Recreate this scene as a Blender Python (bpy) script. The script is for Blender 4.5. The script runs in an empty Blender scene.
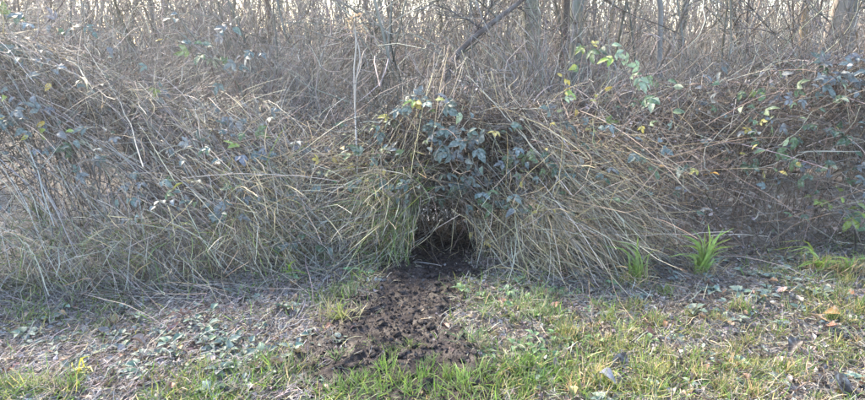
import bpy, math, random
import numpy as np
from mathutils import Matrix, Vector, Euler

R = np.random.RandomState(7)
random.seed(7)
scene = bpy.context.scene
COL = scene.collection

# ------------------------------------------------------------------ camera, sky, sun, exposure
F = 600.0; CX, CY = 432.5, 200.0; PITCH = math.radians(15.0); CAMZ = 1.5
cam_d = bpy.data.cameras.new('camera'); cam = bpy.data.objects.new('camera', cam_d); COL.objects.link(cam)
cam.location = (0, 0, CAMZ); cam.rotation_euler = (math.radians(90) - PITCH, 0, 0)
cam_d.sensor_width = 36; cam_d.lens = 36 * F / 865; cam_d.clip_end = 2000; cam_d.clip_start = 0.05
scene.camera = cam

SUN_EL, SUN_AZ = math.radians(36), math.radians(-42)     # azimuth from +Y, negative = left
w = bpy.data.worlds.new('World'); scene.world = w; w.use_nodes = True
nt = w.node_tree; nt.nodes.clear()
sky = nt.nodes.new('ShaderNodeTexSky'); sky.sky_type = 'NISHITA'; sky.sun_disc = False
sky.sun_elevation = SUN_EL; sky.sun_rotation = SUN_AZ
sky.air_density = 1.0; sky.dust_density = 1.2; sky.ozone_density = 1.2
bg = nt.nodes.new('ShaderNodeBackground'); bg.inputs[1].default_value = 0.15
wo = nt.nodes.new('ShaderNodeOutputWorld')
nt.links.new(sky.outputs[0], bg.inputs[0]); nt.links.new(bg.outputs[0], wo.inputs[0])
sd = bpy.data.lights.new('sun', 'SUN'); sun = bpy.data.objects.new('sun', sd); COL.objects.link(sun)
sd.energy = 3.4; sd.angle = math.radians(8); sd.color = (1.0, 0.90, 0.76)
sun_dir = Vector((math.sin(SUN_AZ) * math.cos(SUN_EL), math.cos(SUN_AZ) * math.cos(SUN_EL), math.sin(SUN_EL)))
sun.rotation_euler = sun_dir.to_track_quat('Z', 'Y').to_euler(); sun.location = sun_dir * 30
vs = scene.view_settings
vs.view_transform = 'Standard'; vs.look = 'None'; vs.gamma = 1; vs.use_curve_mapping = False
vs.exposure = 2.9
vs.use_white_balance = True; vs.white_balance_temperature = 7150; vs.white_balance_tint = 10
scene.cycles.use_denoising = True; scene.cycles.denoising_prefilter = 'ACCURATE'; scene.cycles.diffuse_bounces = 1; scene.cycles.glossy_bounces = 2; scene.cycles.transmission_bounces = 2
scene.cycles.max_bounces = 5; scene.cycles.transparent_max_bounces = 4
scene.cycles.volume_bounces = 0
scene.cycles.sample_clamp_indirect = 6

# ------------------------------------------------------------------ helpers
def tag(o, label=None, cat=None, group=None, kind=None):
    if label: o['label'] = label
    if cat: o['category'] = cat
    if group: o['group'] = group
    if kind: o['kind'] = kind
    return o

def link(name, data, parent=None, M=None, color=None):
    o = bpy.data.objects.new(name, data); COL.objects.link(o)
    if parent is not None: o.parent = parent
    if M is not None: o.matrix_basis = M
    if color is not None: o.color = (*color, 1)
    return o

def ray(px, py):
    rx = (np.asarray(px, float) - CX) / F; ry = -(np.asarray(py, float) - CY) / F
    c, s = math.cos(PITCH), math.sin(PITCH)
    return np.stack([rx, c + ry * s, -s + ry * c], -1)

def project(P):
    P = np.asarray(P, float); c, s = math.cos(PITCH), math.sin(PITCH)
    z = P[..., 2] - CAMZ; d = P[..., 1] * c - z * s; u = P[..., 1] * s + z * c
    d = np.maximum(d, .05)
    return CX + F * P[..., 0] / d, CY - F * u / d

def hash2(i, j, k):
    n = (i * 374761393 + j * 668265263 + k * 974634777) & 0x7fffffff
    n = ((n ^ (n >> 13)) * 1274126177) & 0x7fffffff
    return ((n ^ (n >> 16)) & 0xffff) / 65535.0

def noise(x, y, seed=0):                      # value noise, 0 to 1
    x = np.asarray(x, float); y = np.asarray(y, float)
    xi = np.floor(x).astype(np.int64); yi = np.floor(y).astype(np.int64)
    fx = x - xi; fy = y - yi; fx = fx * fx * (3 - 2 * fx); fy = fy * fy * (3 - 2 * fy)
    a = hash2(xi, yi, seed); b = hash2(xi + 1, yi, seed); c = hash2(xi, yi + 1, seed); d = hash2(xi + 1, yi + 1, seed)
    return (a * (1 - fx) + b * fx) * (1 - fy) + (c * (1 - fx) + d * fx) * fy

def fbm(x, y, seed=0, o=3):
    v = 0; a = .5
    for i in range(o):
        v = v + a * noise(x * 2 ** i, y * 2 ** i, seed + i); a *= .5
    return v / (1 - .5 ** o)

def norm(v): return v / np.maximum(np.linalg.norm(v, axis=-1, keepdims=True), 1e-9)

def mesh_raw(name, V, Q, mat, col=None, smooth=True):
    me = bpy.data.meshes.new(name)
    V = np.ascontiguousarray(V, np.float32); Q = np.ascontiguousarray(Q, np.int32)
    k = Q.shape[1]
    me.vertices.add(len(V)); me.vertices.foreach_set('co', V.ravel())
    me.loops.add(Q.size); me.loops.foreach_set('vertex_index', Q.ravel())
    me.polygons.add(len(Q)); me.polygons.foreach_set('loop_start', np.arange(0, Q.size, k, dtype=np.int32))
    if smooth: me.polygons.foreach_set('use_smooth', np.ones(len(Q), bool))
    if col is not None:
        a = me.color_attributes.new('tint', 'FLOAT_COLOR', 'POINT')
        c4 = np.ones((len(V), 4), np.float32); c4[:, :3] = col
        a.data.foreach_set('color', c4.ravel())
    me.update(calc_edges=True)
    if mat: me.materials.append(mat)
    return me

class Geo:                                   # collects strands that will be ONE mesh
    def __init__(s): s.V = []; s.Q = []; s.C = []; s.n = 0
    def put(s, V, Q, C):
        s.V.append(V); s.Q.append(Q + s.n); s.C.append(C); s.n += len(V)
    def tubes(s, P, rad, col, sides=3):
        P = np.asarray(P, float); N, K, _ = P.shape
        if N == 0: return
        rad = np.broadcast_to(rad, (N, K))
        T = norm(np.gradient(P, axis=1))
        ref = np.where(np.abs(T[..., 2:3]) > .9, [1., 0, 0], [0, 0, 1.])
        A = norm(np.cross(T, ref)); B = np.cross(T, A)
        th = np.arange(sides) * 2 * math.pi / sides
        V = P[:, :, None] + rad[:, :, None, None] * (np.cos(th)[:, None] * A[:, :, None] + np.sin(th)[:, None] * B[:, :, None])
        idx = np.arange(N * K * sides).reshape(N, K, sides); nx = np.roll(idx, -1, 2)
        Q = np.stack([idx[:, :-1], nx[:, :-1], nx[:, 1:], idx[:, 1:]], -1).reshape(-1, 4)
        C = np.broadcast_to(np.asarray(col, float).reshape(-1, 1, 1, 3), (N, K, sides, 3))
        s.put(V.reshape(-1, 3), Q, C.reshape(-1, 3))
    def ribbons(s, P, wid, col, side=None):
        P = np.asarray(P, float); N, K, _ = P.shape
        if N == 0: return
        wid = np.broadcast_to(wid, (N, K))
        T = norm(np.gradient(P, axis=1))
        if side is None: side = norm(R.normal(size=(N, 1, 3)) * [1, 1, .3])
        S = norm(side - T * np.sum(side * T, -1, keepdims=True)); Nn = np.cross(T, S)
        V = np.stack([P - S * wid[..., None], P - Nn * wid[..., None] * .35, P + S * wid[..., None]], 2)
        idx = np.arange(N * K * 3).reshape(N, K, 3)
        Q = np.stack([idx[:, :-1, :-1], idx[:, :-1, 1:], idx[:, 1:, 1:], idx[:, 1:, :-1]], -1).reshape(-1, 4)
        C = np.broadcast_to(np.asarray(col, float).reshape(-1, 1, 1, 3), (N, K, 3, 3))
        s.put(V.reshape(-1, 3), Q, C.reshape(-1, 3))
    def chips(s, C0, size, col, stretch=1.6):          # small curled dead leaves
        N = len(C0)
        if N == 0: return
        a = norm(R.normal(size=(N, 3))); b = norm(np.cross(a, R.normal(size=(N, 3)))); n = np.cross(a, b)
        sz = np.asarray(size)[:, None]
        L = a * sz * stretch; W = b * sz; U = n * sz * R.uniform(-.8, .8, (N, 1))
        V = np.stack([C0 - L, C0 - W + U, C0, C0 + W + U, C0 + L - U * .6], 1)
        i = np.arange(N)[:, None] * 5
        s.put(V.reshape(-1, 3), np.concatenate([i + [[0, 2, 4, 1]], i + [[0, 3, 4, 2]]], 0), np.repeat(np.asarray(col, float).reshape(-1, 3), 5, 0))
    def build(s, name, mat, parent=None, off=(0, 0, 0)):
        if not s.V: return None
        V = np.concatenate(s.V) - np.asarray(off, float)
        return link(name, mesh_raw(name, V, np.concatenate(s.Q), mat, np.concatenate(s.C)), parent)

def walk(start, d, length, K=6, wob=.15, droop=0.0, kink=0.0):
    N = len(start); P = np.empty((N, K, 3)); P[:, 0] = start
    d = norm(np.asarray(d, float).copy()); st = (np.asarray(length, float) / (K - 1)).reshape(-1, 1)
    dr = np.asarray(droop, float).reshape(-1, 1) if np.ndim(droop) else droop
    for k in range(1, K):
        d = d + R.normal(size=(N, 3)) * wob
        d[:, 2:3] -= dr
        if kink: d = d + R.normal(size=(N, 3)) * .75 * (R.rand(N, 1) < kink)
        d = norm(d); P[:, k] = P[:, k - 1] + d * st
    return P

def spline(pts, n):                            # Catmull-Rom through points
    p = np.asarray(pts, float); p = np.vstack([2 * p[0] - p[1], p, 2 * p[-1] - p[-2]])
    out = []
    m = len(p) - 3
    for t in np.linspace(0, m - 1e-6, n):
        i = int(t); f = t - i; a, b, c, d = p[i:i + 4]
        out.append(.5 * (2 * b + (c - a) * f + (2 * a - 5 * b + 4 * c - d) * f * f + (3 * b - a - 3 * c + d) * f ** 3))
    return np.array(out)

def jit(base, n, amt=.25, hue=.06):
    b = np.asarray(base, float); v = np.exp(R.normal(size=(n, 1)) * amt)
    return np.clip(b * v * (1 + R.normal(size=(n, 3)) * hue), .004, .85)

def pick(cols, wts, n, amt=.25):
    i = R.choice(len(cols), n, p=np.array(wts) / sum(wts)); return jit(np.array(cols)[i], n, amt)

# ------------------------------------------------------------------ materials
def new_mat(name):
    m = bpy.data.materials.new(name); m.use_nodes = True; t = m.node_tree; t.nodes.clear()
    return m, t, t.nodes, t.links

def frost_mix(t, col_out, amount, scale, color=(.46, .48, .50), lo=.48, hi=.7):
    N, L = t.nodes, t.links
    tc = N.new('ShaderNodeNewGeometry'); ns = N.new('ShaderNodeTexNoise')
    ns.inputs['Scale'].default_value = scale; ns.inputs['Detail'].default_value = 4
    L.new(tc.outputs['Position'], ns.inputs['Vector'])
    mr = N.new('ShaderNodeMapRange'); mr.inputs[1].default_value = lo; mr.inputs[2].default_value = hi
    mr.inputs[3].default_value = 0; mr.inputs[4].default_value = amount
    L.new(ns.outputs[0], mr.inputs[0])
    mx = N.new('ShaderNodeMix'); mx.data_type = 'RGBA'
    L.new(mr.outputs[0], mx.inputs[0]); L.new(col_out, mx.inputs[6]); mx.inputs[7].default_value = (*color, 1)
    return mx.outputs[2]

def veg_mat(name, source='tint', rough=.6, transl=.25, frost=.25, fscale=30, spec=.3):
    m, t, N, L = new_mat(name)
    if source == 'tint':
        a = N.new('ShaderNodeAttribute'); a.attribute_name = 'tint'; c = a.outputs['Color']
    else:
        a = N.new('ShaderNodeObjectInfo'); c = a.outputs['Color']
        g = N.new('ShaderNodeTexCoord'); ns = N.new('ShaderNodeTexNoise'); ns.inputs['Scale'].default_value = 45
        L.new(g.outputs['Object'], ns.inputs['Vector'])
        mr = N.new('ShaderNodeMapRange'); mr.inputs[1].default_value = .3; mr.inputs[2].default_value = .7
        mr.inputs[3].default_value = .72; mr.inputs[4].default_value = 1.25; L.new(ns.outputs[0], mr.inputs[0])
        mul = N.new('ShaderNodeVectorMath'); mul.operation = 'SCALE'
        L.new(c, mul.inputs[0]); L.new(mr.outputs[0], mul.inputs['Scale']); c = mul.outputs[0]
    if frost > 0: c = frost_mix(t, c, frost, fscale)
    p = N.new('ShaderNodeBsdfPrincipled'); L.new(c, p.inputs['Base Color'])
    p.inputs['Roughness'].default_value = rough; p.inputs['Specular IOR Level'].default_value = spec
    o = N.new('ShaderNodeOutputMaterial')
    if transl > 0:
        tr = N.new('ShaderNodeBsdfTranslucent'); L.new(c, tr.inputs[0])
        mx = N.new('ShaderNodeMixShader'); mx.inputs[0].default_value = transl
        L.new(p.outputs[0], mx.inputs[1]); L.new(tr.outputs[0], mx.inputs[2]); L.new(mx.outputs[0], o.inputs[0])
    else: L.new(p.outputs[0], o.inputs[0])
    return m

M_TWIG = veg_mat('dead_twig', rough=.7, transl=.12, frost=.35, fscale=14)
M_STRAW = veg_mat('dry_grass', rough=.65, transl=.2, frost=.25, fscale=10)
M_GRASS = veg_mat('green_grass', rough=.45, transl=.35, frost=.12, fscale=12)
M_LITTER = veg_mat('ground_litter', rough=.85, transl=.08, frost=.33, fscale=9)
M_CRUMB = veg_mat('mud_crumb', rough=.8, transl=0, frost=.08, fscale=9)
M_CANE = veg_mat('bramble_cane', rough=.5, transl=0, frost=.25, fscale=25)
M_LEAF = veg_mat('bramble_leaf', 'obj', rough=.55, transl=.2, frost=.3, fscale=60, spec=.22)
M_WEED = veg_mat('frosted_weed', 'obj', rough=.6, transl=.2, frost=.25, fscale=60, spec=.2)
M_TUFT = veg_mat('tuft_grass', 'obj', rough=.42, transl=.35, frost=.15, fscale=15)
M_FALLEN = veg_mat('fallen_leaf', 'obj', rough=.6, transl=.1, frost=.35, fscale=50)
M_BARK = veg_mat('bark', rough=.85, transl=0, frost=.2, fscale=8)

def ground_mat():
    m, t, N, L = new_mat('forest_ground')
    g = N.new('ShaderNodeNewGeometry'); ns = N.new('ShaderNodeTexNoise'); ns.inputs['Scale'].default_value = 6; ns.inputs['Detail'].default_value = 8
    L.new(g.outputs['Position'], ns.inputs['Vector'])
    r = N.new('ShaderNodeValToRGB'); e = r.color_ramp.elements
    e[0].position = .3; e[0].color = (.035, .03, .027, 1); e[1].position = .72; e[1].color = (.15, .125, .105, 1)
    x = e.new(.5); x.color = (.085, .07, .06, 1)
    L.new(ns.outputs[0], r.inputs[0])
    c = frost_mix(t, r.outputs[0], .35, 25)
    p = N.new('ShaderNodeBsdfPrincipled'); p.inputs['Roughness'].default_value = .85; L.new(c, p.inputs['Base Color'])
    n2 = N.new('ShaderNodeTexNoise'); n2.inputs['Scale'].default_value = 70; n2.inputs['Detail'].default_value = 5
    L.new(g.outputs['Position'], n2.inputs['Vector'])
    b = N.new('ShaderNodeBump'); b.inputs['Strength'].default_value = .8; b.inputs['Distance'].default_value = .012
    L.new(n2.outputs[0], b.inputs['Height']); L.new(b.outputs[0], p.inputs['Normal'])
    o = N.new('ShaderNodeOutputMaterial'); L.new(p.outputs[0], o.inputs[0]); return m

def mud_mat():
    m, t, N, L = new_mat('trodden_mud')
    g = N.new('ShaderNodeNewGeometry'); ns = N.new('ShaderNodeTexNoise'); ns.inputs['Scale'].default_value = 22; ns.inputs['Detail'].default_value = 8
    L.new(g.outputs['Position'], ns.inputs['Vector'])
    r = N.new('ShaderNodeValToRGB'); e = r.color_ramp.elements
    e[0].position = .34; e[0].color = (.011, .008, .008, 1); e[1].position = .76; e[1].color = (.042, .035, .036, 1)
    L.new(ns.outputs[0], r.inputs[0])
    p = N.new('ShaderNodeBsdfPrincipled'); p.inputs['Specular IOR Level'].default_value = .18; L.new(r.outputs[0], p.inputs['Base Color'])
    n3 = N.new('ShaderNodeTexNoise'); n3.inputs['Scale'].default_value = 9; L.new(g.outputs['Position'], n3.inputs['Vector'])
    mr = N.new('ShaderNodeMapRange'); mr.inputs[1].default_value = .35; mr.inputs[2].default_value = .65; mr.inputs[3].default_value = .5; mr.inputs[4].default_value = .9
    L.new(n3.outputs[0], mr.inputs[0]); L.new(mr.outputs[0], p.inputs['Roughness'])
    n2 = N.new('ShaderNodeTexNoise'); n2.inputs['Scale'].default_value = 110; n2.inputs['Detail'].default_value = 4
    L.new(g.outputs['Position'], n2.inputs['Vector'])
    b = N.new('ShaderNodeBump'); b.inputs['Strength'].default_value = .9; b.inputs['Distance'].default_value = .008
    L.new(n2.outputs[0], b.inputs['Height']); L.new(b.outputs[0], p.inputs['Normal'])
    o = N.new('ShaderNodeOutputMaterial'); L.new(p.outputs[0], o.inputs[0]); return m

def speck_ice_mat():
    m, t, N, L = new_mat('pale_speck_ice')
    p = N.new('ShaderNodeBsdfPrincipled'); g = N.new('ShaderNodeNewGeometry'); ns = N.new('ShaderNodeTexNoise'); ns.inputs['Scale'].default_value = 14; ns.inputs['Detail'].default_value = 5; L.new(g.outputs['Position'], ns.inputs['Vector'])
    r = N.new('ShaderNodeValToRGB'); e = r.color_ramp.elements; e[0].position = .35; e[0].color = (.30, .33, .34, 1); e[1].position = .6; e[1].color = (.62, .64, .66, 1)
    L.new(ns.outputs[0], r.inputs[0]); L.new(r.outputs[0], p.inputs['Base Color']); p.inputs['Roughness'].default_value = .25; p.inputs['IOR'].default_value = 1.31
    o = N.new('ShaderNodeOutputMaterial'); L.new(p.outputs[0], o.inputs[0]); return m
M_GROUND, M_MUD, M_SPECK_ICE = ground_mat(), mud_mat(), speck_ice_mat()

# ------------------------------------------------------------------ ground
def px_ground(px, py):
    d = ray(px, py); t = CAMZ / -d[..., 2]; return d * t[..., None] + [0, 0, CAMZ]

MUD_C = [(440, 248), (432, 270), (416, 300), (402, 330), (402, 360), (408, 400)]
_mp = px_ground(np.array([p[0] for p in MUD_C]), np.array([p[1] for p in MUD_C]))
_o = np.argsort(_mp[:, 1])
def mud_mask(x, y):                           # 1 in the middle of the trodden run
    cx = np.interp(y, _mp[_o, 1], _mp[_o, 0]); hw = np.interp(y, [2.2, 2.7, 3.2, 3.7, 4.3, 6], [.38, .36, .28, .20, .18, .18])
    d = np.abs(x - cx + (fbm(x * 3, y * 3, 5) - .5) * .5 + (fbm(x * 11, y * 11, 6) - .5) * .26) / hw
    return np.clip(1.35 - d, 0, 1) * np.clip((y - 1.9) / .5, 0, 1)
def gz(x, y):
    x = np.asarray(x, float); y = np.asarray(y, float)
    z = (fbm(x * .9, y * .9, 1) - .5) * .12 + (fbm(x * 5, y * 5, 2) - .5) * .05
    z = z - .045 * mud_mask(x, y)
    z = z - .10 * np.exp(-(((x - .06) / .34) ** 2 + ((y - 5.38) / .38) ** 2))      # hollow under the added pale sheet behind the tunnel
    far = np.clip((y - 9) / 20, 0, 1); return z * (1 - far) + far * (fbm(x * .1, y * .1, 3) - .5) * .8

def grid_obj(name, xs, ys, zf, mat):
    X, Y = np.meshgrid(xs, ys); V = np.stack([X, Y, zf(X, Y)], -1).reshape(-1, 3)
    n = len(xs); i = (np.arange(len(ys) - 1)[:, None] * n + np.arange(n - 1)).reshape(-1, 1)
    Q = np.concatenate([i, i + 1, i + n + 1, i + n], 1)
    return link(name, mesh_raw(name, V, Q, mat))
near_x = np.arange(-5, 5.001, .04); near_y = np.arange(1, 7.001, .04)
grow = np.cumsum(np.geomspace(.06, 9, 46))
xs = np.concatenate([-5 - grow[::-1], near_x, 5 + grow]); ys = np.concatenate([1 - grow[::-1], near_y, 7 + grow])
ground = tag(grid_obj('ground', xs, ys, gz, M_GROUND), kind='structure')

def mud_z(x, y):
    m = mud_mask(x, y)
    big = fbm(x * 5, y * 5, 41, 2); a = np.abs(fbm(x * 13 + big * 3, y * 13, 11, 3) - .5) * 2; b = fbm(x * 34, y * 34, 17, 3)
    rough = np.clip((fbm(x * 4, y * 4, 43) - .2) * 2.5, .5, 1.2)
    lump = (.018 * (1 - a) ** 2 + .022 * (b - .5)) * rough + .03 * (big - .5) - .012
    return gz(x, y) + np.where(m > .02, (.034 + lump) * np.clip(m * 2.5, 0, 1), 0) - .03 * np.clip((.12 - m) / .12, 0, 1)
mud = tag(grid_obj('mud_path', np.arange(-.75, .8, .011), np.arange(2.0, 5.0, .011), mud_z, M_MUD), kind='structure')

bmw_t = np.linspace(0, 2 * math.pi, 49)[:-1]
rr = 1 + .18 * np.sin(bmw_t * 3 + 1) + .1 * np.sin(bmw_t * 5)
Vw = np.concatenate([[[.06, 5.38, 0]], np.stack([.06 + .26 * rr * np.cos(bmw_t), 5.38 + .30 * rr * np.sin(bmw_t), bmw_t * 0], 1)])
wz = float(gz(.06, 5.38)) + .05; Vw[:, 2] = wz
Tw = np.array([[0, i + 1, (i + 1) % 48 + 1] for i in range(48)])
speck_ice = tag(link('added_speck_ice', mesh_raw('added_speck_ice', Vw, Tw, M_SPECK_ICE)), kind='structure')  # added guess at ice, pale to give light specks through the tunnel

# ------------------------------------------------------------------ shape of the bramble bank
BX = np.array([-6, -2.9, -2.2, -1.5, -.85, -.2, 0.05, .4, .7, 1.1, 1.7, 2.2, 2.9, 6])
# foot of the bank in the picture, turned into distance on the ground
FOOT = [(-200, 292), (0, 290), (100, 292), (200, 284), (300, 268), (400, 262), (440, 258), (490, 262), (540, 278), (600, 274), (700, 257), (780, 250), (865, 240), (1060, 240)]
_fp = px_ground(np.array([p[0] for p in FOOT]), np.array([p[1] for p in FOOT]))
def foot(x): return np.interp(x, _fp[:, 0], _fp[:, 1])
CREST = [(-200, 0), (0, 22), (60, 42), (110, 74), (170, 104), (250, 98), (300, 116), (350, 124), (400, 106), (450, 88), (510, 98), (560, 96), (600, 84), (680, 92), (760, 74), (865, 45), (1060, 35)]
CD = 1.15
_cx = []; _cz = []
for px, py in CREST:
    d = ray(px, py); Y = 5.0
    t = Y / d[1]; _cx.append(d[0] * t); _cz.append(CAMZ + d[2] * t)
def bank(x, y):
    x = np.asarray(x, float); y = np.asarray(y, float)
    f = foot(x); H = np.interp(x, _cx, _cz); s = np.clip((y - f) / (5.0 - f), 0, 1)
    h = H * np.sin(s * math.pi / 2) ** .8
    h = h * np.where(y > 5, np.clip(1 - (y - 5) * .08, .5, 1), 1)
    h = h * (1 + .45 * np.exp(-((x - .12) / .48) ** 2) * 4 * s * (1 - s) - .12 * np.exp(-((x + .75) / .4) ** 2))
    return h * (1 + (fbm(x * 1.6, y * 1.6, 21) - .5) * .22)
def surf(px, py, extra=0.0):                  # where the pixel's ray meets the bank (or the ground)
    px = np.atleast_1d(np.asarray(px, float)); py = np.atleast_1d(np.asarray(py, float))
    d = ray(px, py); tt = np.linspace(2.0, 9.5, 300)
    P = d[:, None] * tt[None, :, None] + [0, 0, CAMZ]
    h = np.maximum(bank(P[..., 0], P[..., 1]) + extra, gz(P[..., 0], P[..., 1]))
    hit = P[..., 2] <= h; i = np.where(hit.any(1), hit.argmax(1), np.argmin(np.abs(tt - 5.4)))
    Q = P[np.arange(len(px)), i]; far = Q[:, 1] > 5.15; Q[far] = (d * (5.05 / d[:, 1:2]) + [0, 0, CAMZ])[far]
    return Q
def in_tunnel(P):
    x, y, z = P[..., 0], P[..., 1], P[..., 2]
    cx = .06 + (y - 3.9) * .02; wdt = .19 - .03 * np.clip(y - 3.9, 0, 2); top = .46
    return (np.abs(x - cx) / wdt) ** 2 + (np.maximum(z, 0) / top) ** 2 < 1
def clear(P, keep=0.0):                       # strands that cross the tunnel are trodden away
    bad = (in_tunnel(P) & (P[..., 1] > 3.2) & (P[..., 1] < 5.7)).any(1)
    return ~bad | (R.rand(len(P)) < keep)

BUSH_X = np.array([-4.2, -3.2, -2.5, -1.9, -1.35, -.75, .05, .75, 1.3, 1.9, 2.5, 3.2, 4.2])
BUSH_L = ['frosty bramble bush at the far left, its top just below the golden light',
          'tall grey bramble thicket at the left edge, with blue-green leaf clusters high up',
          'bramble bush at left with yellow and teal leaves above long leaning dead stalks',
          'grey bramble bush at left, under the warm light between the trees',
          'low bramble bush left of the tall pale stalk, its leaves dusty blue',
          'bramble bush behind the tall pale upright stalk, with a yellow-leaved arching cane',
          'domed bramble bush over the dark tunnel at the end of the mud path',
          'bramble bush right of the tunnel, its dead stalks combed down to the right',
          'bramble bush with yellow and pale green leaves high against the tree trunks',
          'dense brown bramble thicket behind the single bright green grass tuft',
          'grey-brown bramble thicket with orange and yellow leaves, right of centre',
          'bramble thicket at right with a cluster of large slate-blue leaves on top',
          'dark bramble bush at the right edge above the broken stick']
bushes = []
for x, l in zip(BUSH_X, BUSH_L):
    e = bpy.data.objects.new('bramble_bush', None); COL.objects.link(e); e.empty_display_size = .2
    y = float(foot(x)) + .5; e.location = (x, y, float(gz(x, y)))
    tag(e, l, 'bramble', 'bramble bushes along the wood edge'); bushes.append(e)
def bush_of(x): return int(np.argmin(np.abs(BUSH_X - x)))

# ------------------------------------------------------------------ wood behind: trees
BARK_C = [(.13, .115, .10), (.10, .085, .07), (.17, .155, .14)]
def tree_mesh(seed, H, r0, lean=(0, 0), nb=14, nt=18, low=.15, col=(.13, .115, .10), pts=None, twl=.8, bl=1.0, twin=False):
    st = R.get_state(); R.seed(seed)
    trunk, crown = Geo(), Geo()
    stems = [None, None] if twin else [None]
    for q in range(len(stems)):
        K = 9
        if pts is not None: T = spline(pts, 14); K = 14
        else:
            t = np.linspace(0, 1, K)[:, None]
            off = np.cumsum(R.normal(size=(K, 2)) * H * (.024 if r0 < .04 else .012), 0); off -= off[0]
            T = np.concatenate([t * np.array(lean) * H + off + (q * .18 * np.sqrt(t)), t * H], 1)
        rad = r0 * np.linspace(1.12, .25, K) * (.75 if q else 1)
        trunk.tubes(T[None], rad[None], jit(col, 1, .1), 7 if r0 > .04 else 5)
        n = nb; s = R.uniform(low, 1, n) ** 1.0
        base = np.stack([np.interp(s, np.linspace(0, 1, K), T[:, i]) for i in range(3)], 1)
        az = R.uniform(0, 2 * math.pi, n); up = R.uniform(.3, 1.3, n)
        d = np.stack([np.cos(az), np.sin(az), up], 1)
        ln = bl * (1.15 - s) * H * .32 * R.uniform(.5, 1.2, n) + .25
        B = walk(base, d, ln, 7, .16, -.03)
        br = (np.clip(r0 * .42 * (1.1 - s), .004, .05))[:, None] * np.linspace(1, .3, 7)
        trunk.tubes(B, br, jit(col, n, .15), 4)
        m = n * nt; bi = R.randint(0, n, m); bt = R.uniform(.15, 1, m) * 6; k = np.minimum(bt.astype(int), 5); f = (bt - k)[:, None]
        p0 = B[bi, k] * (1 - f) + B[bi, k + 1] * f
        dd = norm(B[bi, k + 1] - B[bi, k]) + R.normal(size=(m, 3)) * .55 + [0, 0, .15]
        tw = walk(p0, dd, R.uniform(.25, 1, m) * twl, 5, .22)
        crown.tubes(tw, (R.uniform(.003, .007, m))[:, None] * np.linspace(1, .45, 5), jit(np.array(col) * 1.35, m, .4), 3)
    V = np.concatenate(trunk.V); me1 = mesh_raw('trunk', V, np.concatenate(trunk.Q), M_BARK, np.concatenate(trunk.C))
    me2 = mesh_raw('crown', np.concatenate(crown.V), np.concatenate(crown.Q), M_BARK, np.concatenate(crown.C))
    R.set_state(st); return me1, me2
def place_tree(name, ms, x, y, rz, sc, label, group=None, cat='tree'):
    e = bpy.data.objects.new(name, None); COL.objects.link(e)
    e.location = (x, y, float(gz(x, y)) - .03); e.rotation_euler = (0, 0, rz); e.scale = (sc,) * 3
    tag(e, label, cat, group)
    link('trunk', ms[0], e); link('crown', ms[1], e)
    return e

def at_y(px, py, Y):
    d = ray(px, py); return d * (Y / d[1]) + [0, 0, CAMZ]
# trees that stand out, by the place of their trunk at the top of the picture
def lean_tree(name, px0, py0, px1, py1, Y, r, label, col=(.15, .135, .12), H=8, nb=12, low=.3):
    a = at_y(px0, py0, Y); b = at_y(px1, py1, Y)
    dxz = (b[0] - a[0]) / (b[2] - a[2]); base_x = a[0] - dxz * a[2]
    ms = tree_mesh(abs(hash(name + str(px0))) % 9999 if False else int(px0 * 7 + py0), H, r, (dxz * .8, 0.01), nb, 22, low, col)
    return place_tree(name, ms, base_x, Y, 0, 1, label)
lean_tree('tree', 544, 50, 546, 0, 8.6, .135, 'left one of the two thick grey trunks side by side, right of the bent limb')
lean_tree('tree', 563, 50, 562, 0, 8.9, .115, 'right one of the two thick grey trunks side by side', (.12, .105, .095))
lean_tree('tree', 598, 45, 609, 0, 8, .085, 'pale grey trunk leaning right, above the large pale green leaves', (.22, .205, .19))
lean_tree('tree', 656, 45, 656, 0, 9, .045, 'straight slender pale trunk beside the dark slanting branch', (.20, .185, .175))
lean_tree('tree', 622, 42, 624, 0, 13, .045, 'thin dark upright stem between the pale leaning trunk and the slender pale one', (.09, .08, .07))
lean_tree('tree', 684, 40, 687, 0, 15, .10, 'dark trunk right of the slender pale one, half hidden by twigs', (.10, .09, .08))
lean_tree('tree', 800, 45, 803, 0, 14, .09, 'ochre-barked trunk in the wood at right', (.24, .18, .10))
lean_tree('tree', 834, 34, 848, 0, 9, .10, 'brown trunk leaning right near the right edge', (.16, .135, .115))
lean_tree('tree', 862, 30, 868, 0, 9.5, .14, 'thick brown trunk cut by the right edge', (.14, .12, .105))
lean_tree('tree', 120, 50, 124, 0, 13, .05, 'dark slim trunk in front of the golden light at left', (.07, .06, .05))
lean_tree('tree', 262, 60, 252, 0, 11, .05, 'slim dark trunk leaning left, between the golden light and the tall pale stalk', (.09, .08, .07))
lean_tree('tree', 152, 52, 146, 0, 12, .045, 'slim dark trunk just right of the golden light', (.08, .07, .06))
lean_tree('tree', 90, 40, 86, 0, 14, .06, 'dark trunk just left of the golden light', (.08, .07, .06))
# the bent limb: a tree that leans far over to the right
L = [at_y(447, 68, 6.9), at_y(453, 52, 6.9), at_y(468, 35, 6.9), at_y(490, 17, 6.92), at_y(512, 0, 6.95), at_y(534, -18, 7.0), at_y(570, -70, 7.1), at_y(600, -150, 7.3)]
b0 = L[0] + np.array([-.12, 0, -L[0][2]]); b0[2] = 0
pts = [b0, b0 * .5 + L[0] * .5 + [-.05, 0, 0]] + L
base = np.array([b0[0], b0[1], 0]); pl = [np.array(p) - base for p in pts]
ms = tree_mesh(77, 3, .046, nb=14, nt=16, low=.3, col=(.075, .066, .06), pts=pl)
place_tree('tree', ms, b0[0], b0[1], 0, 1, 'small tree with a thick trunk bending far over to the right')
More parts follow.
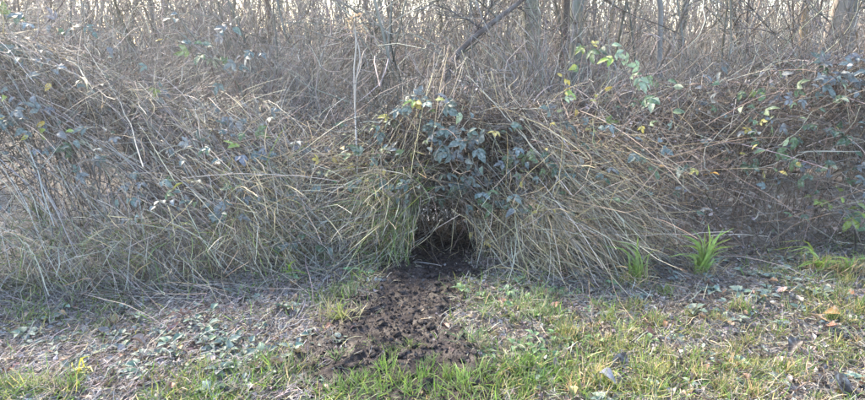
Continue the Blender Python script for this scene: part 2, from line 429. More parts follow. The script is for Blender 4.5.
# saplings and shrubs of the wood
SAP = []
for i in range(9):
    H = [4.5, 6, 5, 7, 4, 5.5, 6.5, 5, 4.2][i]
    SAP.append((tree_mesh(100 + i, H, [.02, .028, .016, .035, .014, .022, .03, .018, .02][i],
                ((R.rand() - .5) * .6, (R.rand() - .5) * .4), 20, 9, .08, BARK_C[i % 3], twl=.8, bl=.85, twin=(i in (3, 7))),
                ['slender grey bare sapling in the wood behind the brambles', 'dark brown bare sapling in the wood behind the brambles', 'pale thin bare sapling in the wood behind the brambles'][i % 3] if i not in (3, 7) else 'twin-stemmed bare sapling in the wood behind the brambles',
                ['slender grey saplings', 'dark brown saplings', 'pale thin saplings'][i % 3] if i not in (3, 7) else 'twin-stemmed saplings'))
SHR = []
for i in range(5):
    g1, g2 = Geo(), Geo(); n = 16
    az = R.uniform(0, 6.28, n); p0 = np.stack([R.normal(size=n) * .08, R.normal(size=n) * .08, np.zeros(n)], 1)
    B = walk(p0, np.stack([np.cos(az) * .35, np.sin(az) * .35, np.ones(n)], 1), R.uniform(1.4, 2.6, n), 9, .1, .02)
    g1.tubes(B, R.uniform(.006, .014, n)[:, None] * np.linspace(1, .35, 9), jit((.15, .13, .115), n, .2), 4)
    m = 300; bi = R.randint(0, n, m); k = R.randint(1, 8, m)
    tw = walk(B[bi, k], norm(B[bi, k + 1] - B[bi, k]) + R.normal(size=(m, 3)) * .5, R.uniform(.2, .75, m), 5, .2)
    g2.tubes(tw, R.uniform(.003, .0065, m)[:, None] * np.linspace(1, .45, 5), jit((.23, .21, .19), m, .4), 3)
    SHR.append((mesh_raw('stems', np.concatenate(g1.V), np.concatenate(g1.Q), M_BARK, np.concatenate(g1.C)),
                mesh_raw('twigs', np.concatenate(g2.V), np.concatenate(g2.Q), M_BARK, np.concatenate(g2.C))))
n_s = 0
for k in range(240):
    Y = 6.6 + 17 * R.rand() ** 1.1; half = Y * .80 + 1.0
    x = R.uniform(-half, half); ms, l, g = SAP[k % 9 if Y > 10 else [0, 2, 4, 7, 8][k % 5]]
    zx = float(project(np.array([x, Y, 1.9]))[0])
    if (70 < zx < 145 and R.rand() < .5) or (zx > 600 and R.rand() < .25): continue
    zone = ['left of the golden light', 'in the golden light', 'between the golden light and the tall pale stalk', 'behind the bramble dome', 'near the two thick trunks', 'right of the pale leaning trunk', 'near the right-hand trunks'][int(np.searchsorted([60, 150, 350, 500, 590, 770], zx))]
    place_tree('sapling', ms, x, Y, R.uniform(0, 6.28), R.uniform(.75, 1.25), l.replace('in the wood behind the brambles', 'in the wood, ' + zone), g + ' ' + zone)
for k in range(190):
    Y = 5.9 + 10 * R.rand() ** 1.2; half = Y * .80 + .8; x = R.uniform(-half, half)
    if abs(x - .12) < 1.0 and Y < 7.5: continue
    if 55 < float(project(np.array([x, Y, 1.7]))[0]) < 150 and R.rand() < .45: continue
    e = bpy.data.objects.new('shrub', None); COL.objects.link(e)
    e.location = (x, Y, float(gz(x, Y)) - .02); e.rotation_euler = (0, 0, R.uniform(0, 6.28)); s = R.uniform(.45, .8) * (1 + (Y - 5.9) * .03) * (.65 + .9 * float(fbm(np.array(x * .45), np.array(Y * .45), 91)) + (.1 if x < -.45 * Y else 0)); e.scale = (s, s, s)
    zx = float(project(np.array([x, Y, 1.5]))[0])
    zone = ['at the far left', 'below the golden light', 'left of the tall pale stalk', 'above the bramble dome', 'below the thick trunks', 'behind the right-hand thicket', 'at the right edge'][int(np.searchsorted([50, 160, 350, 500, 620, 780], zx))]
    tag(e, 'bare twiggy shrub of many thin stems ' + zone, 'shrub', 'bare shrubs ' + zone)
    link('stems', SHR[k % 5][0], e); link('twigs', SHR[k % 5][1], e)
# the far wood, a mass of stems nobody could count
g = Geo(); n = 4200
Y = R.uniform(24, 60, n); X = R.uniform(-1, 1, n) * (Y * .9 + 2); z = gz(X, Y)
P = walk(np.stack([X, Y, z - .1], 1), np.stack([R.normal(size=n) * .22, R.normal(size=n) * .2, np.ones(n)], 1), R.uniform(3, 9, n), 6, .12)
g.tubes(P, (.012 + .05 * R.rand(n) ** 2.5)[:, None] * np.linspace(1, .4, 6), jit((.12, .105, .095), n, .25), 4)
m = 10000; bi = R.randint(0, n, m); k = R.randint(0, 5, m)
g.tubes(walk(P[bi, k], R.normal(size=(m, 3)) + [0, 0, .6], R.uniform(.6, 2, m), 5, .2), R.uniform(.006, .014, m)[:, None] * np.linspace(1, .4, 5), jit((.14, .125, .11), m, .25), 3)
tag(g.build('far_wood', M_BARK), 'far-off mass of bare trees closing the wood', 'wood', kind='stuff')

# ------------------------------------------------------------------ bramble bank: fine tangle
GREY, BROWN, STRAW, PALE, DARK, MAUVE = (.22, .20, .185), (.17, .13, .10), (.44, .36, .225), (.47, .43, .35), (.085, .068, .056), (.25, .20, .195)
def region(px, py):
    """weights of looks over the picture: straw, grey, brown"""
    straw = .6 * np.exp(-(((px - 400) / 120) ** 2 + ((py - 205) / 60) ** 2)) + np.exp(-(((px - 570) / 70) ** 2 + ((py - 195 - (px - 570) * .75) / 38) ** 2)) + .45 * np.exp(-(((px - 230) / 70) ** 2 + ((py - 235) / 50) ** 2)) + .15 * np.exp(-(((px - 60) / 110) ** 2 + ((py - 255) / 40) ** 2))
    brown = 1 / (1 + np.exp(-(px - 620) / 35)); grey = 1 / (1 + np.exp((px - 330) / 60))
    return straw, grey + .15, brown
def flow(P):
    px, py = project(P); n = len(P)
    left = 1 / (1 + np.exp((px - 300) / 25)); dome = np.exp(-((px - 420) / 85) ** 2); sheaf = np.exp(-((px - 580) / 75) ** 2) * (py > 95)
    rt = 1 / (1 + np.exp(-(px - 670) / 25))
    d = left[:, None] * np.array([.72, -.42, -.52]) + sheaf[:, None] * np.array([.66, -.42, -.52]) * 1.3
    rad = np.stack([(px - 455) / 90, -.55 + 0 * px, -.9 + 0 * px], 1)
    d = d + dome[:, None] * norm(rad) * 1.2 + rt[:, None] * norm(np.stack([.25 + R.normal(size=n) * .7, -.25 + R.normal(size=n) * .5, -.5 + R.normal(size=n) * .7], 1)) * .8
    return norm(d)
def sample_bank(n, xr=(-4.6, 4.6), back=1.2, dmin=0.0, dmax=.5, pw=1.0):
    x = R.uniform(*xr, n); f = foot(x); y = f + (5.0 - f + back) * R.uniform(-.04, 1, n)
    h = bank(x, y); z = h - (dmin + (dmax - dmin) * R.rand(n) ** pw)
    z = np.maximum(z, gz(x, y) + .01); return np.stack([x, y, z], 1)
def emit(P, rad, col, geos, kind='tubes'):
    ok = clear(P, .16) & ~((P[..., 1] > 5.05) & (np.abs(P[..., 0] - .12) < .55)).any(1); P, rad, col = P[ok], np.broadcast_to(rad, P.shape[:2])[ok], col[ok]
    b = np.argmin(np.abs(P[:, :1, 0] - BUSH_X[None]), 1)
    for i in range(len(BUSH_X)):
        s = b == i; getattr(geos[i], kind)(P[s], rad[s], col[s])
tang = [Geo() for _ in BUSH_X]
# inner tangle of short crooked twigs
n = 27000; S = sample_bank(n, dmax=.55, back=2.2)
S = S[R.rand(n) < np.clip((fbm(S[:, 0] * 3, S[:, 1] * 3 + S[:, 2] * 3.5, 71) - .25) * 2.6, .22, 1)]; n = len(S)
px, py = project(S); st, gr, br = region(px, py)
u = R.rand(n); tot = st * .6 + gr + br + .3
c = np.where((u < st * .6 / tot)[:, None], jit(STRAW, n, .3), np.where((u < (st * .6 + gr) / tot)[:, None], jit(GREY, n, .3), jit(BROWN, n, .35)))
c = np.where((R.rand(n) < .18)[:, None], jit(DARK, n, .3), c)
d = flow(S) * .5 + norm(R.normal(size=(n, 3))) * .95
emit(walk(S, d, R.uniform(.12, .5, n), 5, .25, .02), (.0014 + .0032 * R.rand(n) ** 1.5)[:, None] * np.linspace(1, .5, 5), np.where(R.rand(n, 1) < .55, c * .35, c), tang)  # many twigs coloured darker, painting in the shadow pockets
# upright bare shoots that rise from the crest into the wood
n = 4200; S = sample_bank(n, dmax=.5, back=2.6); S = S[S[:, 1] > foot(S[:, 0]) + .55]; n = len(S)
P = walk(S, np.stack([R.normal(size=n) * .6 + .05, R.normal(size=n) * .5, np.ones(n)], 1), .15 + .7 * R.rand(n) ** 2, 6, .2, .03)
emit(P, R.uniform(.0016, .0036, n)[:, None] * np.linspace(1, .45, 6), pick([GREY, PALE, BROWN], [3, 1, 2], n), tang)
# dark thicker dead canes inside
n = 1500; S = sample_bank(n, dmin=.05, dmax=.6, back=1.6)
P = walk(S, flow(S) * .6 + norm(R.normal(size=(n, 3))) * .8, R.uniform(.5, 1.3, n), 8, .12, .05)
emit(P, R.uniform(.0022, .004, n)[:, None] * np.linspace(1, .5, 8), pick([DARK, BROWN, MAUVE], [2, 2, 1], n), tang)
# twig screen added across the far tunnel end, coloured dark as its shade
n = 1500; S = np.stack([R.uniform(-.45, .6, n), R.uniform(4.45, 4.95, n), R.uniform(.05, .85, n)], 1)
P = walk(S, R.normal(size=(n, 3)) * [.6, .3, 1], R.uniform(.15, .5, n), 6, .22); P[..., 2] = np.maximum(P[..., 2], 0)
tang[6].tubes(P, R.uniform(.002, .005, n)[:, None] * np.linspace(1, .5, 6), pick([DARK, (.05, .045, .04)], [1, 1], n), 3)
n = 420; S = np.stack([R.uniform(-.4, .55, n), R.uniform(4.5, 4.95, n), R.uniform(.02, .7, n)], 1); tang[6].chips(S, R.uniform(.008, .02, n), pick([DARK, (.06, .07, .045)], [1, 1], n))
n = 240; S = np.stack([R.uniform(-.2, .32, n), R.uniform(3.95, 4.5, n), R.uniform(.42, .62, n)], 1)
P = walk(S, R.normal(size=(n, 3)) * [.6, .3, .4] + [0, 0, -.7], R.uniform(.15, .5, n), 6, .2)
tang[6].tubes(P, R.uniform(.0014, .003, n)[:, None] * np.linspace(1, .5, 6), pick([DARK, BROWN], [3, 1], n), 3)  # hanging twigs, coloured dark to paint in the tunnel's shade
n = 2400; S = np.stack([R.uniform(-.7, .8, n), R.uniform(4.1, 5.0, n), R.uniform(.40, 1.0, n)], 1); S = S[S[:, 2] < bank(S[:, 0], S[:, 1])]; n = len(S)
tang[6].tubes(walk(S, R.normal(size=(n, 3)) * [1, 1, .35], R.uniform(.2, .6, n), 5, .2), R.uniform(.002, .0045, n)[:, None] * np.linspace(1, .5, 5), pick([DARK, BROWN], [3, 1], n), 3)  # roof strands added inside the dome to shade the tunnel
# small dead leaves and broken bits caught in the tangle
n = 15000; S = sample_bank(n, dmax=.45, back=1.2); px, py = project(S)
w_ = .35 + .65 * region(px, py)[2] + .2 * (px < 300); S = S[R.rand(n) < w_]; S = S[~in_tunnel(S)]
b = np.argmin(np.abs(S[:, :1] - BUSH_X[None]), 1); sz = R.uniform(.005, .016, len(S)); cc = pick([GREY, BROWN, DARK, MAUVE, (.32, .30, .29), (.11, .13, .09)], [3, 3, 2, 2, 2, 1], len(S), .3)
for i in range(len(BUSH_X)): s = b == i; tang[i].chips(S[s], sz[s], cc[s])
for i, e in enumerate(bushes):
    tag(tang[i].build('twigs', M_TWIG, e, e.location), kind='stuff')

# ------------------------------------------------------------------ dry grass lying over the bank
CL_X = [(-4.2, 'frosty dead grass at the far left foot of the bank'), (-3.0, 'grey dead grass combed down to the right at the left edge'), (-2.35, 'pale dead grass combed down to the right below the yellow and teal leaves'),
        (-1.7, 'sweep of dead grass leaning right, at left above the frosty litter'), (-1.05, 'straw-coloured grass sheaf left of the tall pale stalk'), (-.5, 'straw-coloured grass hanging around the foot of the tall pale stalk'),
        (-.15, 'long straw-and-green grass curtain hanging at the left side of the tunnel'), (.35, 'dry grass hanging at the right side of the tunnel'), (.75, 'thick straw sheaf spreading down to the right beside the tunnel'),
        (1.15, 'pale straw sheaf sloping down to the right towards the green tuft'), (1.8, 'brown dead grass behind the bright green tuft'), (2.5, 'grey-brown dead grass at the foot of the right-hand thicket'), (3.4, 'brown dead grass at the right edge by the broken stick')]
CLX = np.array([c[0] for c in CL_X]); clumps = []
for x, l in CL_X:
    e = bpy.data.objects.new('dry_grass_clump', None); COL.objects.link(e); y = float(foot(x)) + .15
    e.location = (x, y, float(gz(x, y))); tag(e, 'clump of ' + l, 'dry grass', 'clumps of dry grass over the bank'); clumps.append(e)
cg = [Geo() for _ in CL_X]
def emit_c(P, rad, col, kind='tubes'):
    ok = clear(P, .03); P, rad, col = P[ok], np.broadcast_to(rad, P.shape[:2])[ok], col[ok]
    b = np.argmin(np.abs(P[:, -1:, 0] - CLX[None]), 1)
    for i in range(len(CLX)):
        s = b == i; getattr(cg[i], kind)(P[s], rad[s], col[s])
n = 36000; S = sample_bank(n, dmin=-.05, dmax=.16, back=.1); px, py = project(S); st, gr, br = region(px, py)
clump = np.clip((fbm(S[:, 0] * 3.5, S[:, 1] * 3.5 + S[:, 2] * 4, 61) - .28) * 3, .1, 1)
keep = R.rand(n) < np.clip(st * .75 + gr * .28 + br * .10, 0, 1) * clump; S = S[keep]; st, gr, br = st[keep], gr[keep], br[keep]; n = len(S)
u = R.rand(n) * (st + gr * .7 + .15 + br)
c = np.where((u < st)[:, None], pick([STRAW, PALE, (.30, .27, .12), (.24, .26, .09)], [5, 3, 1, .8], n), np.where((u < st + gr * .7 + .15)[:, None], pick([GREY, PALE, (.33, .30, .27), STRAW], [3, 2, 3, 1], n), jit(BROWN, n)))
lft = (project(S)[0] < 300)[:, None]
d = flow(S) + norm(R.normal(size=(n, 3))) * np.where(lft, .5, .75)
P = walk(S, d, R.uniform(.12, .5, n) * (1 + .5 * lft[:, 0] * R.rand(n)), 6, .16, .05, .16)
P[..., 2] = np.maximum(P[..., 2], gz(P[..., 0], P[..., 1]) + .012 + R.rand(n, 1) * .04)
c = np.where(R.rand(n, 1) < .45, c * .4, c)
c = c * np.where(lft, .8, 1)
half = R.rand(n) < .55
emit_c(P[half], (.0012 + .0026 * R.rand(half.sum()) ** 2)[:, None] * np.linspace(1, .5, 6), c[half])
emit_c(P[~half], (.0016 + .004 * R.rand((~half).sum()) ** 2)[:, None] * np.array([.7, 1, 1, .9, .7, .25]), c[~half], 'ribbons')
n = 6500; S = sample_bank(n, dmin=-.09, dmax=.05, back=.05); px, py = project(S); st, gr, br = region(px, py)
clump = np.clip((fbm(S[:, 0] * 2.5, S[:, 1] * 2.5 + S[:, 2] * 3, 63) - .3) * 3, .1, 1)
keep = R.rand(n) < np.clip(st * .75 + gr * .33 + br * .13, 0, 1) * clump * ~((px > 385) & (px < 530) & (py < 125)); S, br, gr = S[keep], br[keep], gr[keep]; n = len(S)
lf = project(S)[0] < 300
P = walk(S, flow(S) + norm(R.normal(size=(n, 3))) * np.where(lf, .32, .55)[:, None], R.uniform(.25, .9, n) * np.where(lf, 1.15, 1), 8, .05, .03, .05)
P[..., 2] = np.maximum(P[..., 2], gz(P[..., 0], P[..., 1]) + .012 + R.rand(n, 1) * .05)
c = np.where((R.rand(n) < br)[:, None], pick([BROWN, (.30, .25, .20), PALE], [2, 2, 1], n), np.where((R.rand(n) < gr * .8)[:, None], pick([(.29, .268, .245), (.20, .18, .168), (.40, .37, .33)], [2, 3, 1], n), pick([PALE, STRAW, (.52, .47, .36)], [2, 2, 1.5], n)))
emit_c(P, ((.0014 + .0028 * R.rand(n) ** 2) * np.where(lf, .85, 1))[:, None] * np.linspace(1, .55, 8), c)
# grass curtain at the tunnel sides and the foot of the bank
def curtain(px0, px1, py0, py1, n, cols, wts, ln, dvec, jitt=.3, droop=.12):
    S = surf(R.uniform(px0, px1, n), R.uniform(py0, py1, n)); S[:, 1] -= R.uniform(0, .1, n)
    P = walk(S, np.array(dvec) + R.normal(size=(n, 3)) * jitt * 1.4, R.uniform(*ln, n) * .95, 7, .08, droop * .55, .12)
    P[..., 2] = np.maximum(P[..., 2], gz(P[..., 0], P[..., 1]) + .01)
    cc = pick(cols, wts, n); cc = np.where(R.rand(n, 1) < .4, cc * .5, cc * .9)
    emit_c(P, (.0011 + .002 * R.rand(n) ** 1.5)[:, None] * np.array([.7, 1, 1, .95, .8, .6, .2]), cc, 'ribbons')
GRN, YGRN, LIME = (.10, .175, .045), (.19, .235, .06), (.15, .26, .05)
curtain(370, 425, 165, 225, 420, [STRAW, PALE, YGRN, GRN], [3, 2, 2, 2], (.25, .6), (-.05, -.45, -.2))
curtain(375, 418, 225, 258, 160, [GRN, YGRN, PALE], [3, 1, 1], (.15, .35), (.2, -.5, .2), .35, .15)
curtain(455, 520, 180, 250, 320, [STRAW, PALE, BROWN], [3, 2, 1], (.2, .5), (.3, -.4, -.3), .4)
curtain(500, 560, 190, 260, 360, [STRAW, PALE, (.36, .27, .15)], [3, 2, 2], (.3, .7), (.55, -.4, -.35))
curtain(230, 290, 150, 240, 420, [STRAW, PALE, YGRN], [3, 2, 1], (.3, .7), (.35, -.4, -.4))
curtain(535, 625, 120, 245, 420, [(.44, .35, .22), (.50, .42, .29), (.36, .27, .17)], [3, 2, 2], (.35, .8), (.62, -.42, -.5), .16, .06)
curtain(0, 220, 215, 285, 900, [PALE, STRAW, YGRN, GRN, GREY], [3, 2, 1.5, 1.2, 2], (.15, .4), (.2, -.3, .1), .7)
curtain(300, 400, 150, 230, 380, [STRAW, PALE, BROWN], [3, 2, 1], (.25, .6), (-.3, -.4, -.3), .4)
for i, e in enumerate(clumps): tag(cg[i].build('stalks', M_STRAW, e, e.location), kind='stuff')

# stalks one can follow with the eye: each a thing of its own
ST = [([(90, 45), (112, 78), (135, 120), (150, 165)], 'long straight pale dead stalk slanting down right in the left-hand tangle', PALE, .0042, .10),
      ([(0, 216), (30, 232), (45, 248), (62, 290)], 'bent pale straw crossing the left edge and dropping to the ground', PALE, .0035, .12),
      ([(20, 105), (70, 135), (110, 165), (140, 190)], 'pale stalk slanting under the blue-green leaves at far left', GREY, .003, .08),
      ([(10, 150), (45, 175), (70, 215)], 'grey stalk leaning right at the far left', GREY, .003, .08),
      ([(145, 122), (178, 175), (200, 220), (225, 262)], 'long straw leaning right in the middle of the left sweep', PALE, .003, .1),
      ([(150, 205), (190, 225), (230, 250), (262, 268)], 'long straw ending on the frosty litter at left', PALE, .003, .1),
      ([(245, 205), (262, 232), (278, 268)], 'straw stem ending at the small green weed', STRAW, .0035, .1),
      ([(370, 104), (345, 130), (310, 140), (292, 158)], 'thin straw arching left beside the tall pale stalk', STRAW, .0025, .12),
      ([(405, 108), (372, 138), (340, 165), (300, 210)], 'long straw slanting down left from the top of the dome', STRAW, .0028, .12),
      ([(380, 165), (350, 166), (330, 172), (322, 190), (318, 200)], 'crooked pale straw bent over below the yellow-leaved cane', PALE, .0032, .14),
      ([(465, 75), (490, 100), (512, 125), (545, 165)], 'long pale cane sloping down right from the top of the dome', PALE, .004, .12),
      ([(478, 90), (505, 112), (525, 140), (560, 185)], 'second pale cane sloping down right beside the long one', STRAW, .0035, .12),
      ([(405, 115), (430, 140), (438, 148)], 'short straw crossing the dome above the tunnel', STRAW, .0028, .12),
      ([(450, 205), (480, 225), (510, 255), (545, 280)], 'straw stem sloping right beside the tunnel to the ground', STRAW, .0036, .14),
      ([(470, 215), (490, 245), (510, 265), (540, 275)], 'thick pale straw bending to the ground right of the tunnel', PALE, .0045, .14),
      ([(485, 240), (505, 228), (520, 216), (540, 200)], 'straw rising to the right across the sheaf', STRAW, .003, .14),
      ([(515, 222), (555, 226), (585, 232)], 'nearly level straw above the straw sheaf', PALE, .0028, .14),
      ([(600, 170), (630, 200), (660, 232)], 'pale stalk at the right rim of the sloping straw sheaf', STRAW, .003, .1),
      ([(610, 231), (670, 230), (725, 228)], 'level pale straw in front of the dark gap behind the green tuft', PALE, .003, .12),
      ([(640, 110), (680, 145), (715, 185), (760, 215)], 'long thin brown cane slanting down through the right-hand thicket', (.27, .2, .15), .0032, .08),
      ([(730, 118), (705, 140), (697, 160), (712, 178)], 'arched pale cane at right above the orange leaf', PALE, .003, .1),
      ([(805, 110), (790, 130), (770, 145)], 'pale stalk slanting down left in the right-hand thicket', PALE, .003, .1),
      ([(790, 200), (800, 220), (835, 245)], 'brown stem bending right at the foot of the right-hand thicket', BROWN, .003, .1),
      ([(765, 190), (768, 215), (770, 245)], 'brown upright stem at the foot of the right-hand thicket', BROWN, .0032, .12),
      ([(735, 170), (775, 160), (800, 150)], 'pale twig lying level at right below the yellow leaf', PALE, .003, .1),
      ([(690, 100), (740, 112), (765, 122)], 'thin pale cane crossing the thicket at right', GREY, .003, .1)]
for pts, l, col, r, lift in ST:
    a = np.array(pts, float); S = surf(a[:, 0], a[:, 1]); S[:, 1] -= lift; S[:, 2] += .01
    P = spline(S, 14) + R.normal(size=(14, 3)) * .004
    P[:, 2] = np.maximum(P[:, 2], gz(P[:, 0], P[:, 1]) + .008)
    g = Geo(); base = P[-1].copy(); g.tubes(P[None], (r * np.linspace(.7, 1, 14))[None], jit(col, 1, .1), 5)
    o = g.build('dead_stalk', M_STRAW, None, base); o.location = base; tag(o, l, 'stalk', 'long dead stalks')
# more of them, alike
for k in range(190):
    x = R.uniform(-3.2, 3.4); f = float(foot(x)); y = f + R.uniform(.15, 1.0); s0 = np.array([[x, y, float(bank(x, y)) + .03]])
    fl = flow(s0) + R.normal(size=(1, 3)) * .25; P = walk(s0, fl, np.array([R.uniform(.5, 1.1)]), 12, .045, .03)
    P[..., 2] = np.maximum(P[..., 2], gz(P[..., 0], P[..., 1]) + .01)
    if not clear(P)[0] or (P[0, :, 1] < foot(P[0, :, 0]) - .12).any(): continue
    if x > 1.3 and R.rand() < .5: continue
    if x < -.7 and P[0, -1, 0] < P[0, 0, 0] + .1: continue
    side = 'left' if x < -.7 else ('mid' if x < 1.3 else 'right')
    col = {'left': (.36, .33, .30), 'mid': (.46, .39, .26), 'right': (.21, .165, .13)}[side]
    g = Geo(); base = P[0, -1].copy(); g.tubes(P, (R.uniform(.002, .0042) * np.linspace(1, .6, 12))[None], jit(col, 1, .2), 4)
    o = g.build('dead_stalk', M_STRAW, None, base); o.location = base
    zn = ['at the far left of the bank', 'in the middle of the left-hand bank', 'near the tall pale stalk'][int(np.searchsorted([-2.2, -1.3], x))] if side == 'left' else (['left of the tunnel', 'right of the tunnel'][int(x > .1)] if side == 'mid' else ['behind the bright green tuft', 'near the right edge'][int(x > 2.1)])
    tag(o, {'left': 'thin grey dead stalk leaning right ' + zn, 'mid': 'thin straw-coloured dead stalk ' + zn, 'right': 'thin brownish dead stalk in the thicket ' + zn}[side], 'stalk',
        'dead stalks ' + zn)

# tall pale stalk with a dry seed head
Yt = 4.55
p = np.array([at_y(357, 205, Yt - .3), at_y(357, 160, Yt - .2), at_y(355, 110, Yt), at_y(354, 70, Yt), at_y(356, 45, Yt), at_y(354, 20, Yt)])
q = np.array([at_y(355, 112, Yt), at_y(356, 80, Yt - .02), at_y(360, 55, Yt), at_y(352, 25, Yt + .02)])
e = bpy.data.objects.new('tall_dead_stalk', None); COL.objects.link(e); bs = p[0].copy(); bs[2] = gz(bs[0], bs[1]); e.location = bs
p[0] = bs
tag(e, 'tall pale upright dead stalk with a ragged dry seed head', 'stalk')
g = Geo(); g.tubes(spline(p, 20)[None], np.linspace(.0075, .0045, 20)[None], [(.42, .385, .36)], 6); g.build('stem', M_STRAW, e, bs)
g = Geo(); g.tubes(spline(q, 14)[None], np.linspace(.0055, .0035, 14)[None], [(.40, .365, .34)], 6); g.build('side_stem', M_STRAW, e, bs)
for top in (p[-1], q[-1]):
    g = Geo(); m = 26; tw = walk(np.repeat(top[None] - [0, 0, .03], m, 0), R.normal(size=(m, 3)) * [1, .8, .5] + [0, 0, .5], R.uniform(.05, .16, m), 5, .3)
    g.tubes(tw, .0014, jit((.38, .30, .22), m, .2), 3); g.chips(tw[:, -1], R.uniform(.004, .011, m), jit((.42, .30, .20), m, .2))
    g.build('seed_head', M_STRAW, e, bs)

# ------------------------------------------------------------------ bramble leaves
def leaflet_mesh(L, W, fold, droop, seed, off=(0, 0, 0), ang=0.0, serr=.06):
    rs = np.random.RandomState(seed); K = 7; t = np.linspace(0, 1, K)
    wd = W * np.sin(np.pi * t ** .8) ** .85 * (1 + serr * rs.normal(size=K)); wd[0] = W * .03; wd[-1] = 0.0008
    V = []
    for s in (-1, -.5, 0, .5, 1):
        x = s * wd; y = t * L; z = fold * np.abs(x) - droop * L * t ** 2 + .012 * L * np.sin(t * 18 + 2) * abs(s)
        V.append(np.stack([x, y, z], 1))
    V = np.array(V).transpose(1, 0, 2).reshape(-1, 3); c, s = math.cos(ang), math.sin(ang)
    V = V @ np.array([[c, s, 0], [-s, c, 0], [0, 0, 1]]) + np.array(off)
    i = (np.arange(K - 1)[:, None] * 5 + np.arange(4)).reshape(-1, 1); Q = np.concatenate([i, i + 1, i + 6, i + 5], 1)
    return V, Q
def leaf_mesh(n, L, seed, mat):
    g = Geo(); rs = np.random.RandomState(seed); st = L * .55
    pet = np.array([[[0, 0, 0], [0, st * .5, .004], [0, st, 0]]]); g.tubes(pet, .0013, [(1, 1, 1)], 3)
    angs = {1: [0], 3: [0, 1.05, -1.05], 5: [0, .95, -.95, 1.9, -1.9]}[n]
    for k, a in enumerate(angs):
        sz = L * (1 if k == 0 else (.82 if k < 3 else .62)) * rs.uniform(.9, 1.1)
        V, Q = leaflet_mesh(sz, sz * rs.uniform(.23, .30), rs.uniform(.1, .6), rs.uniform(.1, .4), seed * 10 + k, (0, st + (L * .3 if k == 0 else 0), 0), a + rs.normal() * .12)
        g.put(V, Q, np.ones((len(V), 3)))
    return mesh_raw('leaf', np.concatenate(g.V), np.concatenate(g.Q), mat)
LEAF = {n: [leaf_mesh(n, .074, 30 * n + k, M_LEAF) for k in range(4)] for n in (1, 3, 5)}
TEAL, GREEN, DGRN, YEL, LIM, PALEG, ORG, SLATE = (.10, .135, .125), (.085, .13, .065), (.05, .08, .05), (.34, .28, .08), (.19, .25, .06), (.24, .30, .20), (.48, .28, .06), (.125, .14, .145)
def place_leaf(cane, boff, pos, face, size, color, n=None):
    n = n or R.choice([1, 1, 3, 3, 3] if color[0] < .25 else [1, 1, 1, 3]); size = size * (.8 if color[0] > .25 else 1); me = LEAF[n][R.randint(4)]
    y = Vector(norm(np.array([R.normal() * .8, -.5 + R.normal() * .4, -.15 + R.normal() * .45])))
    z = Vector(norm(np.array(face) + R.normal(size=3) * .35)); x = y.cross(z).normalized(); z = x.cross(y).normalized()
    M = Matrix((x, y, z)).transposed().to_4x4(); M = Matrix.Translation(Vector(pos - boff)) @ M @ Matrix.Scale(size, 4)
    return link('leaf', me, cane, M, jit(color, 1, .14, .05)[0])
def leafy_cane(pts, n, colors, size=(.75, 1.2), lift=.15, r=.0035, on_surface=True, Y=None, start=.35, ncol=(.13, .10, .085)):
    """a cane through picture points on the bank, rooted in its bush, with leaves along its outer end"""
    a = np.array(pts, float)
    S = surf(a[:, 0], a[:, 1]) if Y is None else at_y(a[:, 0], a[:, 1], np.full(len(a), Y)) if False else (surf(a[:, 0], a[:, 1]) if Y is None else np.array([at_y(p[0], p[1], Y) for p in a]))
    S[:, 1] -= lift; S[:, 2] += .02
    bi = bush_of(S[:, 0].mean()); e = bushes[bi]; off = np.array(e.location)
    root = S[0] + np.array([R.normal() * .15, R.uniform(.35, .7), 0]); root[2] = gz(root[0], root[1])
    mid = (root + S[0]) / 2 + np.array([0, .1, .12])
    P = spline(np.vstack([root, mid, S]), 26)
    g = Geo(); g.tubes(P[None], (r * np.linspace(1.2, .5, 26))[None], jit(ncol, 1, .2), 5)
    c = g.build('cane', M_CANE, e, off)
    cw = [x[1] for x in colors]; cc = [x[0] for x in colors]
    for k in range(n):
        t = start + (1 - start) * (k + R.rand()) / n; i = min(int(t * 25), 24); f = t * 25 - i
        place_leaf(c, off, P[i] * (1 - f) + P[i + 1] * f, (R.normal() * .3, -.55, .75), R.uniform(*size), cc[R.choice(len(cc), p=np.array(cw) / sum(cw))])
    return c
TE = [(TEAL, 5), (SLATE, 3), (GREEN, 1)]; TY = [(TEAL, 5), (YEL, 1.2), (LIM, 1), (SLATE, 2)]
